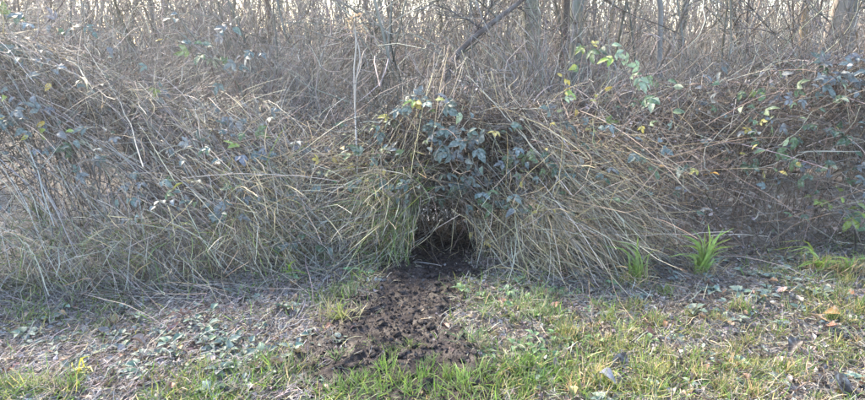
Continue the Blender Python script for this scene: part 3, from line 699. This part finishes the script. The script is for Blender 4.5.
CANES = [
    ([(5, 40), (15, 50), (40, 58), (60, 62)], 7, TE), ([(0, 20), (25, 15), (60, 22), (75, 30)], 6, TE), ([(0, 108), (12, 104), (30, 108)], 4, TY),
    ([(15, 100), (30, 112), (45, 125), (70, 130)], 8, TY), ([(60, 105), (80, 118), (100, 126), (118, 130)], 6, TY), ([(85, 140), (100, 150), (122, 152)], 4, TE),
    ([(40, 75), (60, 80), (85, 78)], 4, [(SLATE, 3), (YEL, 1)]), ([(95, 30), (108, 42), (122, 48)], 3, TY), ([(150, 60), (165, 78), (180, 90)], 3, TY),
    ([(170, 140), (185, 152), (195, 158)], 4, TE), ([(200, 140), (215, 145), (232, 148), (245, 152)], 6, TE), ([(215, 100), (225, 108), (232, 114)], 3, [(SLATE, 1)]),
    ([(235, 118), (250, 122), (262, 128)], 3, TE), ([(250, 150), (262, 146), (268, 154)], 4, TY), ([(280, 148), (295, 141), (312, 145), (330, 150)], 7, TE), ([(205, 175), (203, 180), (206, 184)], 2, [(TEAL, 1), (LIM, 1)]),
    ([(325, 158), (338, 148), (352, 142)], 4, [(YEL, 3), (TEAL, 2)]), ([(350, 160), (365, 154), (380, 152), (395, 156)], 7, [(LIM, 2), (TEAL, 3), (YEL, 1), (GREEN, 2)]), ([(380, 128), (385, 120), (392, 112)], 3, TY),
    ([(395, 112), (405, 105), (415, 100), (428, 102)], 7, [(TEAL, 3), (YEL, 2), (LIM, 1)]), ([(425, 118), (440, 105), (455, 103), (470, 110)], 7, [(TEAL, 4), (PALEG, 1), (SLATE, 2)]),
    ([(430, 130), (445, 128), (462, 130), (478, 128)], 8, TE), ([(440, 142), (450, 150), (462, 158)], 4, TE), ([(465, 140), (475, 150), (482, 160)], 5, TE), ([(440, 145), (455, 155), (470, 158)], 3, TE),
    ([(462, 178), (470, 185), (478, 192)], 5, [(TEAL, 3), (DGRN, 2)]), ([(480, 185), (486, 192), (490, 200)], 4, [(GREEN, 2), (TEAL, 2)]), ([(505, 190), (515, 198), (524, 206)], 5, [(SLATE, 3), (TEAL, 2), (DGRN, 1)]),
    ([(410, 178), (416, 184), (420, 190)], 3, TE), ([(400, 192), (404, 200), (408, 210)], 3, TE), ([(295, 230), (305, 236), (318, 240)], 4, [(DGRN, 3), (TEAL, 2)]), ([(310, 228), (322, 232), (335, 238)], 4, [(GREEN, 2), (TEAL, 2)]),
    ([(485, 230), (482, 234), (484, 240)], 2, [(YEL, 2), (LIM, 1)]), ([(530, 140), (548, 155), (556, 168)], 4, [(TEAL, 2), (PALEG, 1), (DGRN, 1)]), ([(540, 115), (560, 122), (572, 130)], 4, TY),
    ([(560, 95), (545, 100), (540, 108)], 4, [(SLATE, 2), (YEL, 1)]), ([(575, 125), (588, 128), (594, 138)], 4, [(YEL, 3), (LIM, 1)]), ([(655, 138), (650, 142), (648, 148)], 2, [(TEAL, 1)]),
    ([(640, 165), (655, 172), (668, 178)], 4, [(GREEN, 2), (YEL, 1), (TEAL, 1)]), ([(680, 160), (692, 172), (700, 183)], 3, [(ORG, 2), (YEL, 1)]), ([(625, 150), (640, 156), (652, 160)], 3, TE),
    ([(735, 105), (745, 112), (755, 118)], 4, [(YEL, 1), (PALEG, 1), (GREEN, 1)]), ([(760, 120), (772, 130), (785, 136)], 4, [(GREEN, 2), (SLATE, 1)]), ([(745, 140), (758, 148), (768, 154)], 4, [(PALEG, 1), (YEL, 1.2), (GREEN, 2)]),
    ([(755, 155), (764, 160), (775, 160)], 4, [(YEL, 2), (GREEN, 2), (DGRN, 1)]), ([(790, 85), (808, 82), (825, 76), (840, 70)], 8, [(SLATE, 1)]), ([(800, 62), (818, 66), (836, 60), (852, 56)], 6, [(SLATE, 4), (TEAL, 1)]), ([(815, 88), (832, 85), (848, 80)], 5, [(SLATE, 3), (PALEG, 1)]),
    ([(760, 85), (775, 88), (788, 92)], 5, [(SLATE, 3), (GREEN, 1)]), ([(735, 90), (745, 88), (756, 78)], 3, [(GREEN, 1), (LIM, 1)]), ([(795, 160), (808, 166), (820, 170)], 4, [(PALEG, 1), (DGRN, 2), (SLATE, 1)]),
    ([(820, 130), (828, 138), (832, 144)], 3, [(DGRN, 1), (SLATE, 1)]), ([(825, 195), (840, 198), (852, 192)], 5, [(LIM, 4), (GREEN, 1)]), ([(830, 205), (842, 210), (850, 214)], 3, [(LIM, 2), (GREEN, 1)]),
    ([(700, 70), (712, 66), (722, 64)], 3, [(SLATE, 1), (GREEN, 1)]), ([(840, 165), (850, 172), (860, 178)], 4, [(SLATE, 2), (GREEN, 1)]), ([(720, 150), (728, 158), (732, 168)], 3, [(DGRN, 1), (YEL, .5)]),
]
for pts, n, cols in CANES:
    leafy_cane(pts, n, cols, size=(.75, 1.25))
    if pts[0][0] < 160 or pts[0][0] > 690: leafy_cane([(a + R.normal() * 9, b + 6 + R.normal() * 9) for a, b in pts], n, cols, size=(.6, 1.05), lift=.2)
# taller canes standing free above the bank
leafy_cane([(245, 88), (222, 62), (200, 38), (178, 8), (170, -6)], 0, TE, Y=4.9, r=.006, ncol=(.08, .07, .06))
leafy_cane([(225, 70), (205, 52), (188, 44), (170, 40)], 7, [(TEAL, 4), (GREEN, 2), (YEL, 1)], Y=4.85)
leafy_cane([(240, 78), (248, 60), (258, 52), (268, 56)], 7, TE, Y=4.85); leafy_cane([(235, 60), (228, 30), (236, 26), (240, 34)], 6, TE, Y=4.9)
leafy_cane([(215, 55), (222, 48), (232, 52)], 4, [(GREEN, 1), (TEAL, 2)], Y=4.85)
leafy_cane([(195, 40), (190, 22), (196, 15)], 3, TE, Y=4.9)
leafy_cane([(640, 130), (628, 100), (618, 72), (602, 50), (582, 46)], 9, [(PALEG, 3), (GREEN, 2), (LIM, 1), (DGRN, 1)], size=(.7, 1.15), Y=4.1, start=.5)
leafy_cane([(630, 110), (626, 85), (634, 70), (640, 78)], 6, [(PALEG, 2), (GREEN, 3)], size=(.7, 1.15), Y=4.1)
leafy_cane([(655, 120), (648, 95), (650, 80), (656, 88)], 5, [(GREEN, 2), (PALEG, 2), (LIM, 1)], size=(.7, 1.1), Y=4.15)
leafy_cane([(560, 130), (572, 90), (578, 55), (585, 48)], 7, [(YEL, 2), (LIM, 2), (GREEN, 1)], Y=4.5, start=.5)
leafy_cane([(545, 125), (556, 100), (562, 80), (556, 74)], 7, [(YEL, 3), (LIM, 1), (PALEG, 1)], Y=4.5, size=(.6, .95))
leafy_cane([(590, 130), (596, 110), (594, 96), (588, 90)], 5, [(YEL, 2), (GREEN, 1)], Y=4.4, size=(.6, 1))
for k in range(10):
    px, py = R.uniform(398, 525), R.uniform(96, 160); q = R.choice([-1, 1])
    leafy_cane([(px, py), (px + q * 8, py + R.uniform(-4, 6)), (px + q * 16, py + R.uniform(0, 12))], R.randint(3, 6), [(TEAL, 4), (SLATE, 2), (GREEN, 2), (YEL, .4)], size=(.6, 1.1), lift=R.uniform(.06, .16), r=.0026)
for k in range(10):
    px, py = R.uniform(412, 482), R.uniform(158, 188)
    leafy_cane([(px, py), (px + R.normal() * 5, py + 8), (px + R.normal() * 6, py + 18)], R.randint(2, 4), [(TEAL, 4), (DGRN, 2)], size=(.6, 1.0), lift=R.uniform(.04, .12), r=.0022)
# many more small leaves through the tangle
for k in range(120):
    px = R.uniform(0, 865); lo = np.interp(px, [p[0] for p in CREST], [p[1] for p in CREST]); py = R.uniform(lo + 4, 215)
    if 395 < px < 490 and py > 160: continue
    s = R.choice([-1, 1]); cols = TE if px < 330 else ([(TEAL, 3), (YEL, .6), (GREEN, 1.5)] if px < 560 else [(GREEN, 2), (DGRN, 3), (SLATE, 3), (YEL, .8), (TEAL, 1)])
    leafy_cane([(px, py), (px + s * 12, py + R.uniform(-4, 8)), (px + s * 24, py + R.uniform(0, 14))], R.randint(2, 5), cols, size=(.45, .9), lift=R.uniform(.05, .14), r=.0024)
# bare arching canes
for k in range(60):
    px = R.uniform(0, 865); lo = np.interp(px, [p[0] for p in CREST], [p[1] for p in CREST]); py = R.uniform(lo - 5, 190); s = 1 if R.rand() < .65 else -1
    if 380 < px < 500 and py > 130: continue
    leafy_cane([(px, py), (px + s * 25, py + R.uniform(-18, 5)), (px + s * 55, py + R.uniform(-10, 20)), (px + s * 80, py + R.uniform(5, 50))], 0, TE, lift=R.uniform(.02, .1), r=.0028, ncol=[(.17, .12, .10), (.12, .09, .075), (.26, .23, .20) if px < 560 else (.19, .15, .12)][k % 3])

# ------------------------------------------------------------------ ground cover
def sample_ground(n, pad=60):
    px, py = R.uniform(-pad, 865 + pad, n), None
    y = 1.7 + 2.9 * R.rand(n); x = R.uniform(-1, 1, n) * (y * .80 + .5)
    ok = y < foot(x) + .15; return x[ok], y[ok]
def blob(px, py, cx, cy, sx, sy): return np.exp(-(((px - cx) / sx) ** 2 + ((py - cy) / sy) ** 2))
def green_w(px, py):
    g = 1.1 * blob(px, py, 430, 392, 90, 26) + .9 * blob(px, py, 550, 350, 80, 45) + .95 * blob(px, py, 700, 372, 150, 34) + .6 * blob(px, py, 270, 385, 70, 22) + .5 * blob(px, py, 840, 300, 60, 45) + .8 * blob(px, py, 840, 272, 50, 14) \
      + .5 * blob(px, py, 510, 310, 45, 28) + .5 * blob(px, py, 345, 300, 40, 18) + .35 * blob(px, py, 60, 300, 70, 30) + .5 * blob(px, py, 300, 265, 40, 20) + .35 * blob(px, py, 150, 400, 120, 14) + .25 * blob(px, py, 640, 320, 90, 40) + .7 * (py > 395)
    return np.clip(g, 0, 1)
dg = px_ground(np.array([0., 250.]), np.array([375., 288.])); diag = norm((dg[1] - dg[0])[None])[0]; DA = math.atan2(diag[1], diag[0])
# dead grass, twigs and frosted debris
g = Geo(); x, y = sample_ground(60000); n = len(x); px, py = project(np.stack([x, y, 0 * x], 1)); mm = mud_mask(x, y)
ok = R.rand(n) > np.clip(mm * 1.15, 0, .93); x, y, px, py = x[ok], y[ok], px[ok], py[ok]; n = len(x)
left = px < 330; an = np.where(left & (R.rand(n) < .6), DA + R.normal(size=n) * .3, R.uniform(0, 6.28, n))
P = walk(np.stack([x, y, gz(x, y) + R.uniform(.004, .03, n)], 1), np.stack([np.cos(an), np.sin(an), R.normal(size=n) * .3], 1), (.02 + .10 * R.rand(n) ** 2), 4, .28, .05)
P[..., 2] = np.maximum(P[..., 2], gz(P[..., 0], P[..., 1]) + .003)
c = np.where(left[:, None], pick([(.27, .24, .24), (.19, .16, .16), (.37, .34, .32), STRAW, DARK], [4, 4, 2, 1, 2.5], n), pick([(.27, .245, .225), (.32, .27, .18), (.37, .34, .29), BROWN, DARK], [3, 2, 2, 3, 2.5], n))
c = np.where(R.rand(n, 1) < .4, c * .5, c)
g.tubes(P, (.0009 + .0018 * R.rand(n) ** 2)[:, None] * np.array([1, 1, .9, .5]), c, 3)
x, y = sample_ground(30000); n = len(x); mm = mud_mask(x, y); ok = R.rand(n) > np.clip(mm * 1.6, 0, .95); x, y = x[ok], y[ok]; n = len(x)
g.chips(np.stack([x, y, gz(x, y) + R.uniform(.004, .018, n)], 1), R.uniform(.004, .013, n), pick([(.23, .205, .205), (.15, .12, .115), DARK, (.30, .285, .285), (.20, .16, .16)], [3, 3, 3, 1.5, 2.5], n, .3))
tag(g.build('ground_litter', M_LITTER), 'frosted litter of dead grass and broken leaves on the ground', 'litter', kind='stuff')
# short grass between
g = Geo(); x, y = sample_ground(160000); n = len(x); px, py = project(np.stack([x, y, 0 * x], 1)); mm = mud_mask(x, y)
patch = np.clip((fbm(x * 4.5, y * 4.5, 31) - .38) * 2.8, .03, 1) * np.where(px > 560, .62, 1) * np.where((px < 560) & (py > 370), 1.3, 1)
ok = (R.rand(n) < np.clip(green_w(px, py) * 1.1 + .07, 0, 1) * patch) & (R.rand(n) > mm * .9); x, y, px, py = x[ok], y[ok], px[ok], py[ok]; n = len(x)
P = walk(np.stack([x, y, gz(x, y) - .003], 1), np.stack([R.normal(size=n) * .6, R.normal(size=n) * .6 - .15, np.ones(n)], 1), R.uniform(.03, .12, n), 4, .22, .2)
P[..., 2] = np.maximum(P[..., 2], gz(P[..., 0], P[..., 1]) + .002)
yel = np.clip((px - 560) / 200, 0, 1)[:, None]
c = np.where(R.rand(n, 1) < .72 - .25 * yel, pick([GRN, LIME, (.09, .14, .06)], [3, 2, 2], n), pick([YGRN, STRAW, PALE, (.30, .28, .09)], [3, 2, 1, 3], n))
g.ribbons(P, R.uniform(.0012, .0026, n)[:, None] * np.array([.85, 1, .75, .15]), c)
tag(g.build('grass', M_GRASS), 'short green and yellowed grass growing through the litter', 'grass', kind='stuff')

# grass tufts
def blade_mesh(n, H, seed, width=.0022, spread=.5, base=.02):
    st = R.get_state(); R.seed(seed); g = Geo(); az = R.uniform(0, 6.28, n); sp = R.rand(n) * spread
    P = walk(np.stack([R.normal(size=n) * base, R.normal(size=n) * base, np.full(n, -.004)], 1), np.stack([np.cos(az) * sp, np.sin(az) * sp, np.ones(n)], 1), H * R.uniform(.5, 1.1, n), 7, .05, R.uniform(.03, .16, n))
    P[..., 2] = np.maximum(P[..., 2], -.004)
    g.ribbons(P, R.uniform(.7, 1.3, n)[:, None] * width * np.array([.8, 1, 1, .95, .8, .55, .1]), [(1, 1, 1)] * n)
    R.set_state(st); return mesh_raw('blades', np.concatenate(g.V), np.concatenate(g.Q), M_TUFT)
TUFT = [blade_mesh(24, .13, 500 + i, .0021, .5 + .12 * i, .03) for i in range(8)]
def tuft(x, y, s, color, label, group, col2=None):
    e = bpy.data.objects.new('grass_tuft', None); COL.objects.link(e); e.location = (x, y, float(gz(x, y)) + .02 * float(mud_mask(x, y))); e.rotation_euler = (0, 0, R.uniform(0, 6.28)); e.scale = (s, s, s)
    tag(e, label, 'grass tuft', group); o = link('green_blades', TUFT[R.randint(8)], e, None, color)
    if col2 is not None: link('dry_blades', TUFT[R.randint(8)], e, Matrix.Rotation(R.uniform(0, 6), 4, 'Z') @ Matrix.Scale(.85, 4), col2)
    return e
# the fresh tufts along the bottom edge, at the end of the mud path
for px, py, s in [(352, 392, .9), (365, 385, .8), (385, 372, .8), (398, 388, 1), (410, 396, .9), (425, 380, .8), (440, 398, .9), (462, 390, 1.1), (478, 385, 1), (470, 398, 1.1), (500, 392, .9), (512, 376, 1), (528, 372, 1), (540, 386, .9), (520, 396, 1), (378, 398, .9), (345, 398, .8), (560, 380, .8), (392, 358, .7), (412, 352, .65), (430, 366, .6), (372, 352, .6), (448, 378, .7)]:
    p = px_ground(np.array(px), np.array(py)); tuft(p[0], p[1], s * .95, jit((.135, .225, .045), 1, .12)[0], 'fresh bright green grass tuft at the near end of the mud path', 'fresh green tufts below the mud path', jit((.10, .17, .05), 1)[0])
k = 0
while k < 170:
    px, py = R.uniform(-10, 875), R.uniform(262, 400)
    if R.rand() > green_w(np.array(px), np.array(py)): continue
    p = px_ground(np.array(px), np.array(py))
    if mud_mask(p[0], p[1]) > .35: continue
    k += 1; right = px > 560
    zone = ('at the bottom edge, ' if py > 370 else '') + ['among frosted weeds at left', 'close beside the mud path on its left', 'close beside the mud path on its right', 'below the straw sheaf', 'below the bright green tuft', 'at the lower right'][int(np.searchsorted([290, 420, 510, 620, 760], px))]
    tuft(p[0], p[1], R.uniform(.45, .95), jit((.14, .20, .05) if right else (.11, .18, .06), 1, .2)[0],
         f'small {"yellow-green" if px > 432 else "green"} grass tuft {zone}', f'grass tufts {zone}', jit((.36, .30, .14) if right else (.28, .26, .17), 1, .2)[0])
# tufts with broad blades, each blade a part
def big_tuft(px, py, blades, color, label, wd=.0065, dry=None):
    p = px_ground(np.array(float(px)), np.array(float(py))); e = bpy.data.objects.new('grass_tuft', None); COL.objects.link(e)
    z0 = float(gz(p[0], p[1])); e.location = (p[0], p[1], z0); tag(e, label, 'grass tuft')
    blades = list(blades) + [(px + (tx - px) * R.uniform(.3, 1.25) + R.normal() * 3, py + (ty - py) * R.uniform(.3, .75)) for tx, ty in blades for _ in (0, 1)]
    for (tx, ty) in blades:
        t = at_y(tx, ty, p[1] - R.uniform(-.05, .08)) - np.array([p[0], p[1], z0]); b = np.array([R.normal() * .02, R.normal() * .02, 0])
        mid = b * .5 + t * .5 + np.array([-t[0] * .22, R.normal() * .02, t[2] * .12 + abs(t[0]) * .25]); P = spline([b, mid, t], 9)[None]
        g = Geo(); g.ribbons(P, (wd * R.uniform(.7, 1.15) * np.array([.8, 1, 1, 1, .95, .85, .7, .45, .05]))[None], [(1, 1, 1)], side=np.array([[[1, .35 * R.normal(), 0]]]))
        link('blade', mesh_raw('blade', np.concatenate(g.V), np.concatenate(g.Q), M_TUFT), e, None, jit(color, 1, .12)[0])
    if dry is not None: link('dry_blades', blade_mesh(70, .17, int(px), .0022, 1.4, .05), e, None, dry)
    return e
big_tuft(702, 276, [(690, 228), (685, 238), (708, 223), (714, 234), (724, 228), (732, 238), (728, 250), (698, 240), (718, 244), (705, 232), (693, 250), (722, 236), (676, 246), (740, 246), (734, 228), (680, 234)], (.19, .28, .08), 'bright green tuft of broad grass blades right of centre, at the foot of the thicket', .0075, (.38, .30, .18))
big_tuft(636, 284, [(622, 243), (638, 236), (628, 252), (655, 250), (660, 248), (612, 240), (604, 246), (634, 250), (645, 256)], (.16, .23, .07), 'smaller green tuft of broad blades left of the bright green one', .006, (.40, .30, .17))
big_tuft(820, 272, [(800, 262), (808, 252), (815, 258), (822, 256), (832, 258), (846, 262), (855, 260), (780, 242), (790, 254), (838, 254), (795, 268)], (.20, .28, .06), 'yellow-green low tuft at the right edge', .006, (.42, .30, .17))
big_tuft(845, 275, [(830, 258), (842, 256), (855, 256), (862, 262), (868, 258), (836, 264)], (.19, .27, .07), 'green tuft below the broken stick at the right edge', .006, (.38, .28, .15))
big_tuft(45, 228, [(10, 196), (18, 190), (28, 203), (5, 205), (60, 205), (25, 196)], (.13, .18, .07), 'green grass blades leaning left in the dead grass at far left', .005)
big_tuft(262, 212, [(258, 150), (252, 168), (265, 160), (270, 172), (248, 180), (274, 165), (256, 178)], (.12, .17, .06), 'upright dark green reed-like blades in the dead grass left of the tall stalk', .0045)
big_tuft(83, 378, [(72, 362), (80, 358), (76, 370), (92, 356), (95, 368), (96, 378), (70, 374), (88, 364)], (.34, .36, .06), 'small yellow-green spiky tuft in the frosty litter at lower left', .0045)
big_tuft(292, 278, [(284, 262), (296, 260), (300, 268), (288, 266), (280, 270), (306, 272)], (.20, .30, .06), 'small lime green weed at the foot of the straw, left of the path', .005)
big_tuft(340, 322, [(328, 306), (322, 312), (345, 304), (352, 300), (358, 312), (336, 302), (330, 318)], (.19, .24, .06), 'spreading yellow-green tuft left of the mud path', .0035, (.30, .28, .14))

# frosted low weeds: rosettes of rounded leaves
def round_leaf(L, seed):
    V, Q = leaflet_mesh(L, L * .34, .5, .35, seed, (0, L * .35, 0), 0, .22); g = Geo(); g.put(V, Q, np.ones((len(V), 3)))
    g.tubes(np.array([[[0, 0, -.004], [0, L * .2, .003], [0, L * .38, 0]]]), .0012, [(1, 1, 1)], 3)
    return mesh_raw('leaf', np.concatenate(g.V), np.concatenate(g.Q), M_WEED)
RL = [round_leaf(.036, 900 + i) for i in range(5)]
def weed(x, y, n, s, color, label, group):
    e = bpy.data.objects.new('low_weed', None); COL.objects.link(e); e.location = (x, y, float(gz(x, y)) + .016); tag(e, label, 'weed', group)
    a0 = R.uniform(0, 6.28)
    for k in range(n):
        M = Matrix.Rotation(a0 + k * 6.28 / n + R.normal() * .3, 4, 'Z') @ Matrix.Rotation(R.uniform(.05, .7), 4, 'X') @ Matrix.Rotation(R.normal() * .3, 4, 'Y') @ Matrix.Scale(s * R.uniform(.7, 1.2), 4)
        link('leaf', RL[R.randint(5)], e, M, jit(color, 1, .15)[0])
FROSTG = (.12, .165, .135)
WZ = [(200, 350, 95, 32, 75, 'frosted blue-green weed in the litter left of the mud path', 'frosted weeds left of the mud path'),
      (720, 295, 110, 30, 55, 'frosted blue-green weed in the litter right of the mud path', 'frosted weeds right of the mud path'),
      (330, 262, 45, 16, 22, 'green leafy weed at the foot of the straw left of the tunnel', 'leafy weeds left of the tunnel'),
      (545, 320, 50, 40, 26, 'small green weed between grass tufts right of the mud path', 'small weeds beside the mud path'),
      (60, 330, 70, 30, 14, 'small frosted weed in the grass at the left edge', 'weeds at the left edge'),
      (700, 375, 130, 20, 14, 'frosted grey-green weed low in the grass at lower right', 'weeds at lower right')]
for cx, cy, sx, sy, m, l, gname in WZ:
    j = 0; tries = 0
    while j < m and tries < 2000:
        tries += 1; px, py = cx + R.normal() * sx * .7, cy + R.normal() * sy * .7
        p = px_ground(np.array(px), np.array(py))
        if py > 410 or py < 255 or mud_mask(p[0], p[1]) > .4: continue
        j += 1; l2, g2 = l, gname
        if gname.startswith('frosted'):
            zn = ([' near the yellow-green spiky tuft', ' around the pinkish dead leaves', ' near the spreading tuft'][int(np.searchsorted([130, 230], px))] if 'left' in gname else [' below the smaller green tuft', ' below the bright green tuft', ' towards the right edge'][int(np.searchsorted([680, 760], px))])
            l2, g2 = 'frosted blue-green weed in the litter' + zn, 'frosted weeds' + zn
        weed(p[0], p[1], R.randint(4, 8), R.uniform(.7, 1.4), FROSTG if 'frost' in l else (.11, .19, .09), l2, g2)

# fallen leaves
def fallen_mesh(L, seed):
    rs = np.random.RandomState(seed); V, Q = leaflet_mesh(L, L * rs.uniform(.28, .42), rs.uniform(.4, 1.6), rs.uniform(-.8, .8), seed, (0, -L / 2, 0), 0, .2)
    V[:, 2] -= V[:, 2].min(); return mesh_raw('fallen_leaf', V, Q, M_FALLEN)
FL = [fallen_mesh(.07, 700 + i) for i in range(8)]
def fallen(px, py, s, color, label, group=None):
    p = px_ground(np.array(float(px)), np.array(float(py))); z = float(gz(p[0], p[1])) + .004 + .014 * R.rand()
    M = Matrix.Translation((p[0], p[1], z)) @ Euler((R.normal() * .3, R.normal() * .3, R.uniform(0, 6.28))).to_matrix().to_4x4() @ Matrix.Scale(s * .8, 4)
    o = link('fallen_leaf', FL[R.randint(8)], None, M, jit(color, 1, .15)[0]); return tag(o, label, 'leaf', group)
RB, PINK, GRYL, TAN, DKL = (.18, .09, .06), (.26, .18, .155), (.20, .195, .20), (.27, .18, .10), (.07, .055, .05)
for a in [(185, 320, 1.5, RB, 'reddish-brown curled leaf on the frosty bank at left'), (172, 332, 1.3, RB, 'dark red-brown leaf lying among grass stems at left'), (138, 350, 1.6, PINK, 'pinkish dead leaf at lower left'), (145, 362, 1.2, PINK, 'pale pink dead leaf below the pinkish one at lower left'), (278, 371, 1.5, TAN, 'tan curled leaf beside the grass at lower left'),
          (112, 380, 1.2, PINK, 'mauve crumpled leaf beside the yellow-green spiky tuft'), (262, 318, 1.1, TAN, 'small orange-brown leaf among frosted weeds'), (445, 335, 1.2, RB, 'brown leaf lying in the mud path'), (702, 324, 1.1, TAN, 'rounded tan leaf right of centre in the frosty grass'), (718, 326, 1.0, TAN, 'second rounded tan leaf beside the first in the frosty grass'),
          (648, 338, 1.5, RB, 'red-brown leaf with a pale edge in the grass right of centre'), (815, 326, 1.6, TAN, 'large tan leaf at lower right'), (828, 324, 1.3, (.34, .16, .06), 'orange-brown leaf beside the large tan one'), (830, 335, 1.6, RB, 'brown folded leaf below the orange-brown one'), (840, 390, 2.2, DKL, 'large dark wet leaf at the lower right corner'), (850, 392, 1.3, (.16, .17, .19), 'blue-grey frosted leaf at the lower right corner'), (765, 397, 1.0, (.17, .16, .165), 'pale grey leaf at the bottom edge, lower right'),
          (795, 352, 1.6, DKL, 'dark leaf with a frosted rim in the lower right grass'), (618, 370, 1.6, DKL, 'dark wet leaf in the grass right of the path'), (608, 390, 1.4, GRYL, 'slate grey leaf at the bottom, right of the path'), (545, 300, 1.3, RB, 'red-brown leaf at the foot of the straw sheaf'), (850, 298, 1.2, RB, 'red-brown leaf below the green tuft at the right edge'), (684, 274, 1.2, (.30, .15, .07), 'orange-brown leaf on the ground beside the bright green tuft')]:
    fallen(*a)
for k in range(290):
    px, py = R.uniform(-10, 875), R.uniform(282, 402); p = px_ground(np.array(px), np.array(py))
    if mud_mask(p[0], p[1]) > .5 and R.rand() < .7: continue
    i = R.choice(5, p=[.28, .2, .2, .17, .15]); s = 'left' if px < 400 else 'right'
    nm = ['red-brown', 'pinkish', 'grey frosted', 'tan', 'dark wet'][i]
    fallen(px, py, R.uniform(.45, 1.05), [RB, PINK, GRYL, TAN, DKL][i], f'small {nm} fallen leaf on the ground {s} of the mud path', f'{nm} fallen leaves {s} of the mud path')

# clods in the mud
def clod_mesh(seed):
    import bmesh
    bm = bmesh.new(); bmesh.ops.create_icosphere(bm, subdivisions=2, radius=1); rs = np.random.RandomState(seed); o = rs.uniform(0, 50, 3)
    for v in bm.verts:
        f = .7 + .6 * float(noise(v.co.x * 1.6 + o[0] + v.co.z, v.co.y * 1.6 + o[1] - v.co.z * .7, seed)); v.co *= f; v.co.z *= .6
    me = bpy.data.meshes.new('clod'); bm.to_mesh(me); bm.free(); me.materials.append(M_MUD); return me
CLD = [clod_mesh(i) for i in range(6)]
k = 0
while k < 260:
    y = R.uniform(2.3, 4.4); x = R.uniform(-.6, .6)
    if mud_mask(x, y) < R.uniform(.15, .7): continue
    k += 1; s = .006 + .020 * R.rand() ** 2.5
    link('clod', CLD[k % 6], mud, Matrix.Translation((x, y, float(mud_z(x, y)) + s * .25)) @ Euler((0, 0, R.uniform(0, 6.28))).to_matrix().to_4x4() @ Matrix.Diagonal((s * R.uniform(.8, 1.4), s, s, 1)))

g = Geo(); y = R.uniform(2.2, 4.5, 9000); x = R.uniform(-.7, .7, 9000); ok = mud_mask(x, y) > R.uniform(.05, .9, 9000); x, y = x[ok], y[ok]; n = len(x)
g.chips(np.stack([x, y, mud_z(x, y) + .004], 1), .003 + .008 * R.rand(n) ** 2, pick([(.04, .029, .028), (.022, .016, .015), (.065, .047, .044), (.13, .105, .10)], [4, 4, 2, .5], n, .25), 1.2)
tag(g.build('crumbs', M_CRUMB, mud), kind='stuff')

# broken stick at the right edge
g = Geo(); a = surf(856, 252)[0]; b = at_y(855, 230, a[1] - .02)
a[2] = gz(a[0], a[1]) - .03; g.tubes(spline([a, (a + b) / 2 + [.006, 0, 0], b], 8)[None], np.linspace(.008, .006, 8)[None], [(.035, .028, .024)], 7)
o = g.build('broken_stick', M_BARK, None, a); o.location = a; tag(o, 'short dark broken stick standing upright at the right edge', 'stick')

# ------------------------------------------------------------------ winter haze box, added also to stand in for lens veiling glare
import bmesh
bm = bmesh.new(); bmesh.ops.create_cube(bm, size=1)
for v in bm.verts: v.co = Vector((v.co.x * 240, v.co.y * 240 + 4, v.co.z * 16.5 + 6.25))
me = bpy.data.meshes.new('haze'); bm.to_mesh(me); bm.free()
mh, t, N, Lk = new_mat('haze_air'); pv = N.new('ShaderNodeVolumePrincipled'); pv.inputs['Color'].default_value = (.93, .96, 1, 1)
pv.inputs['Density'].default_value = .0018; pv.inputs['Anisotropy'].default_value = .7
oo = N.new('ShaderNodeOutputMaterial'); Lk.new(pv.outputs[0], oo.inputs['Volume']); me.materials.append(mh)
tag(link('haze', me), 'thin winter haze with lens glare over the wood edge', 'haze', kind='stuff')
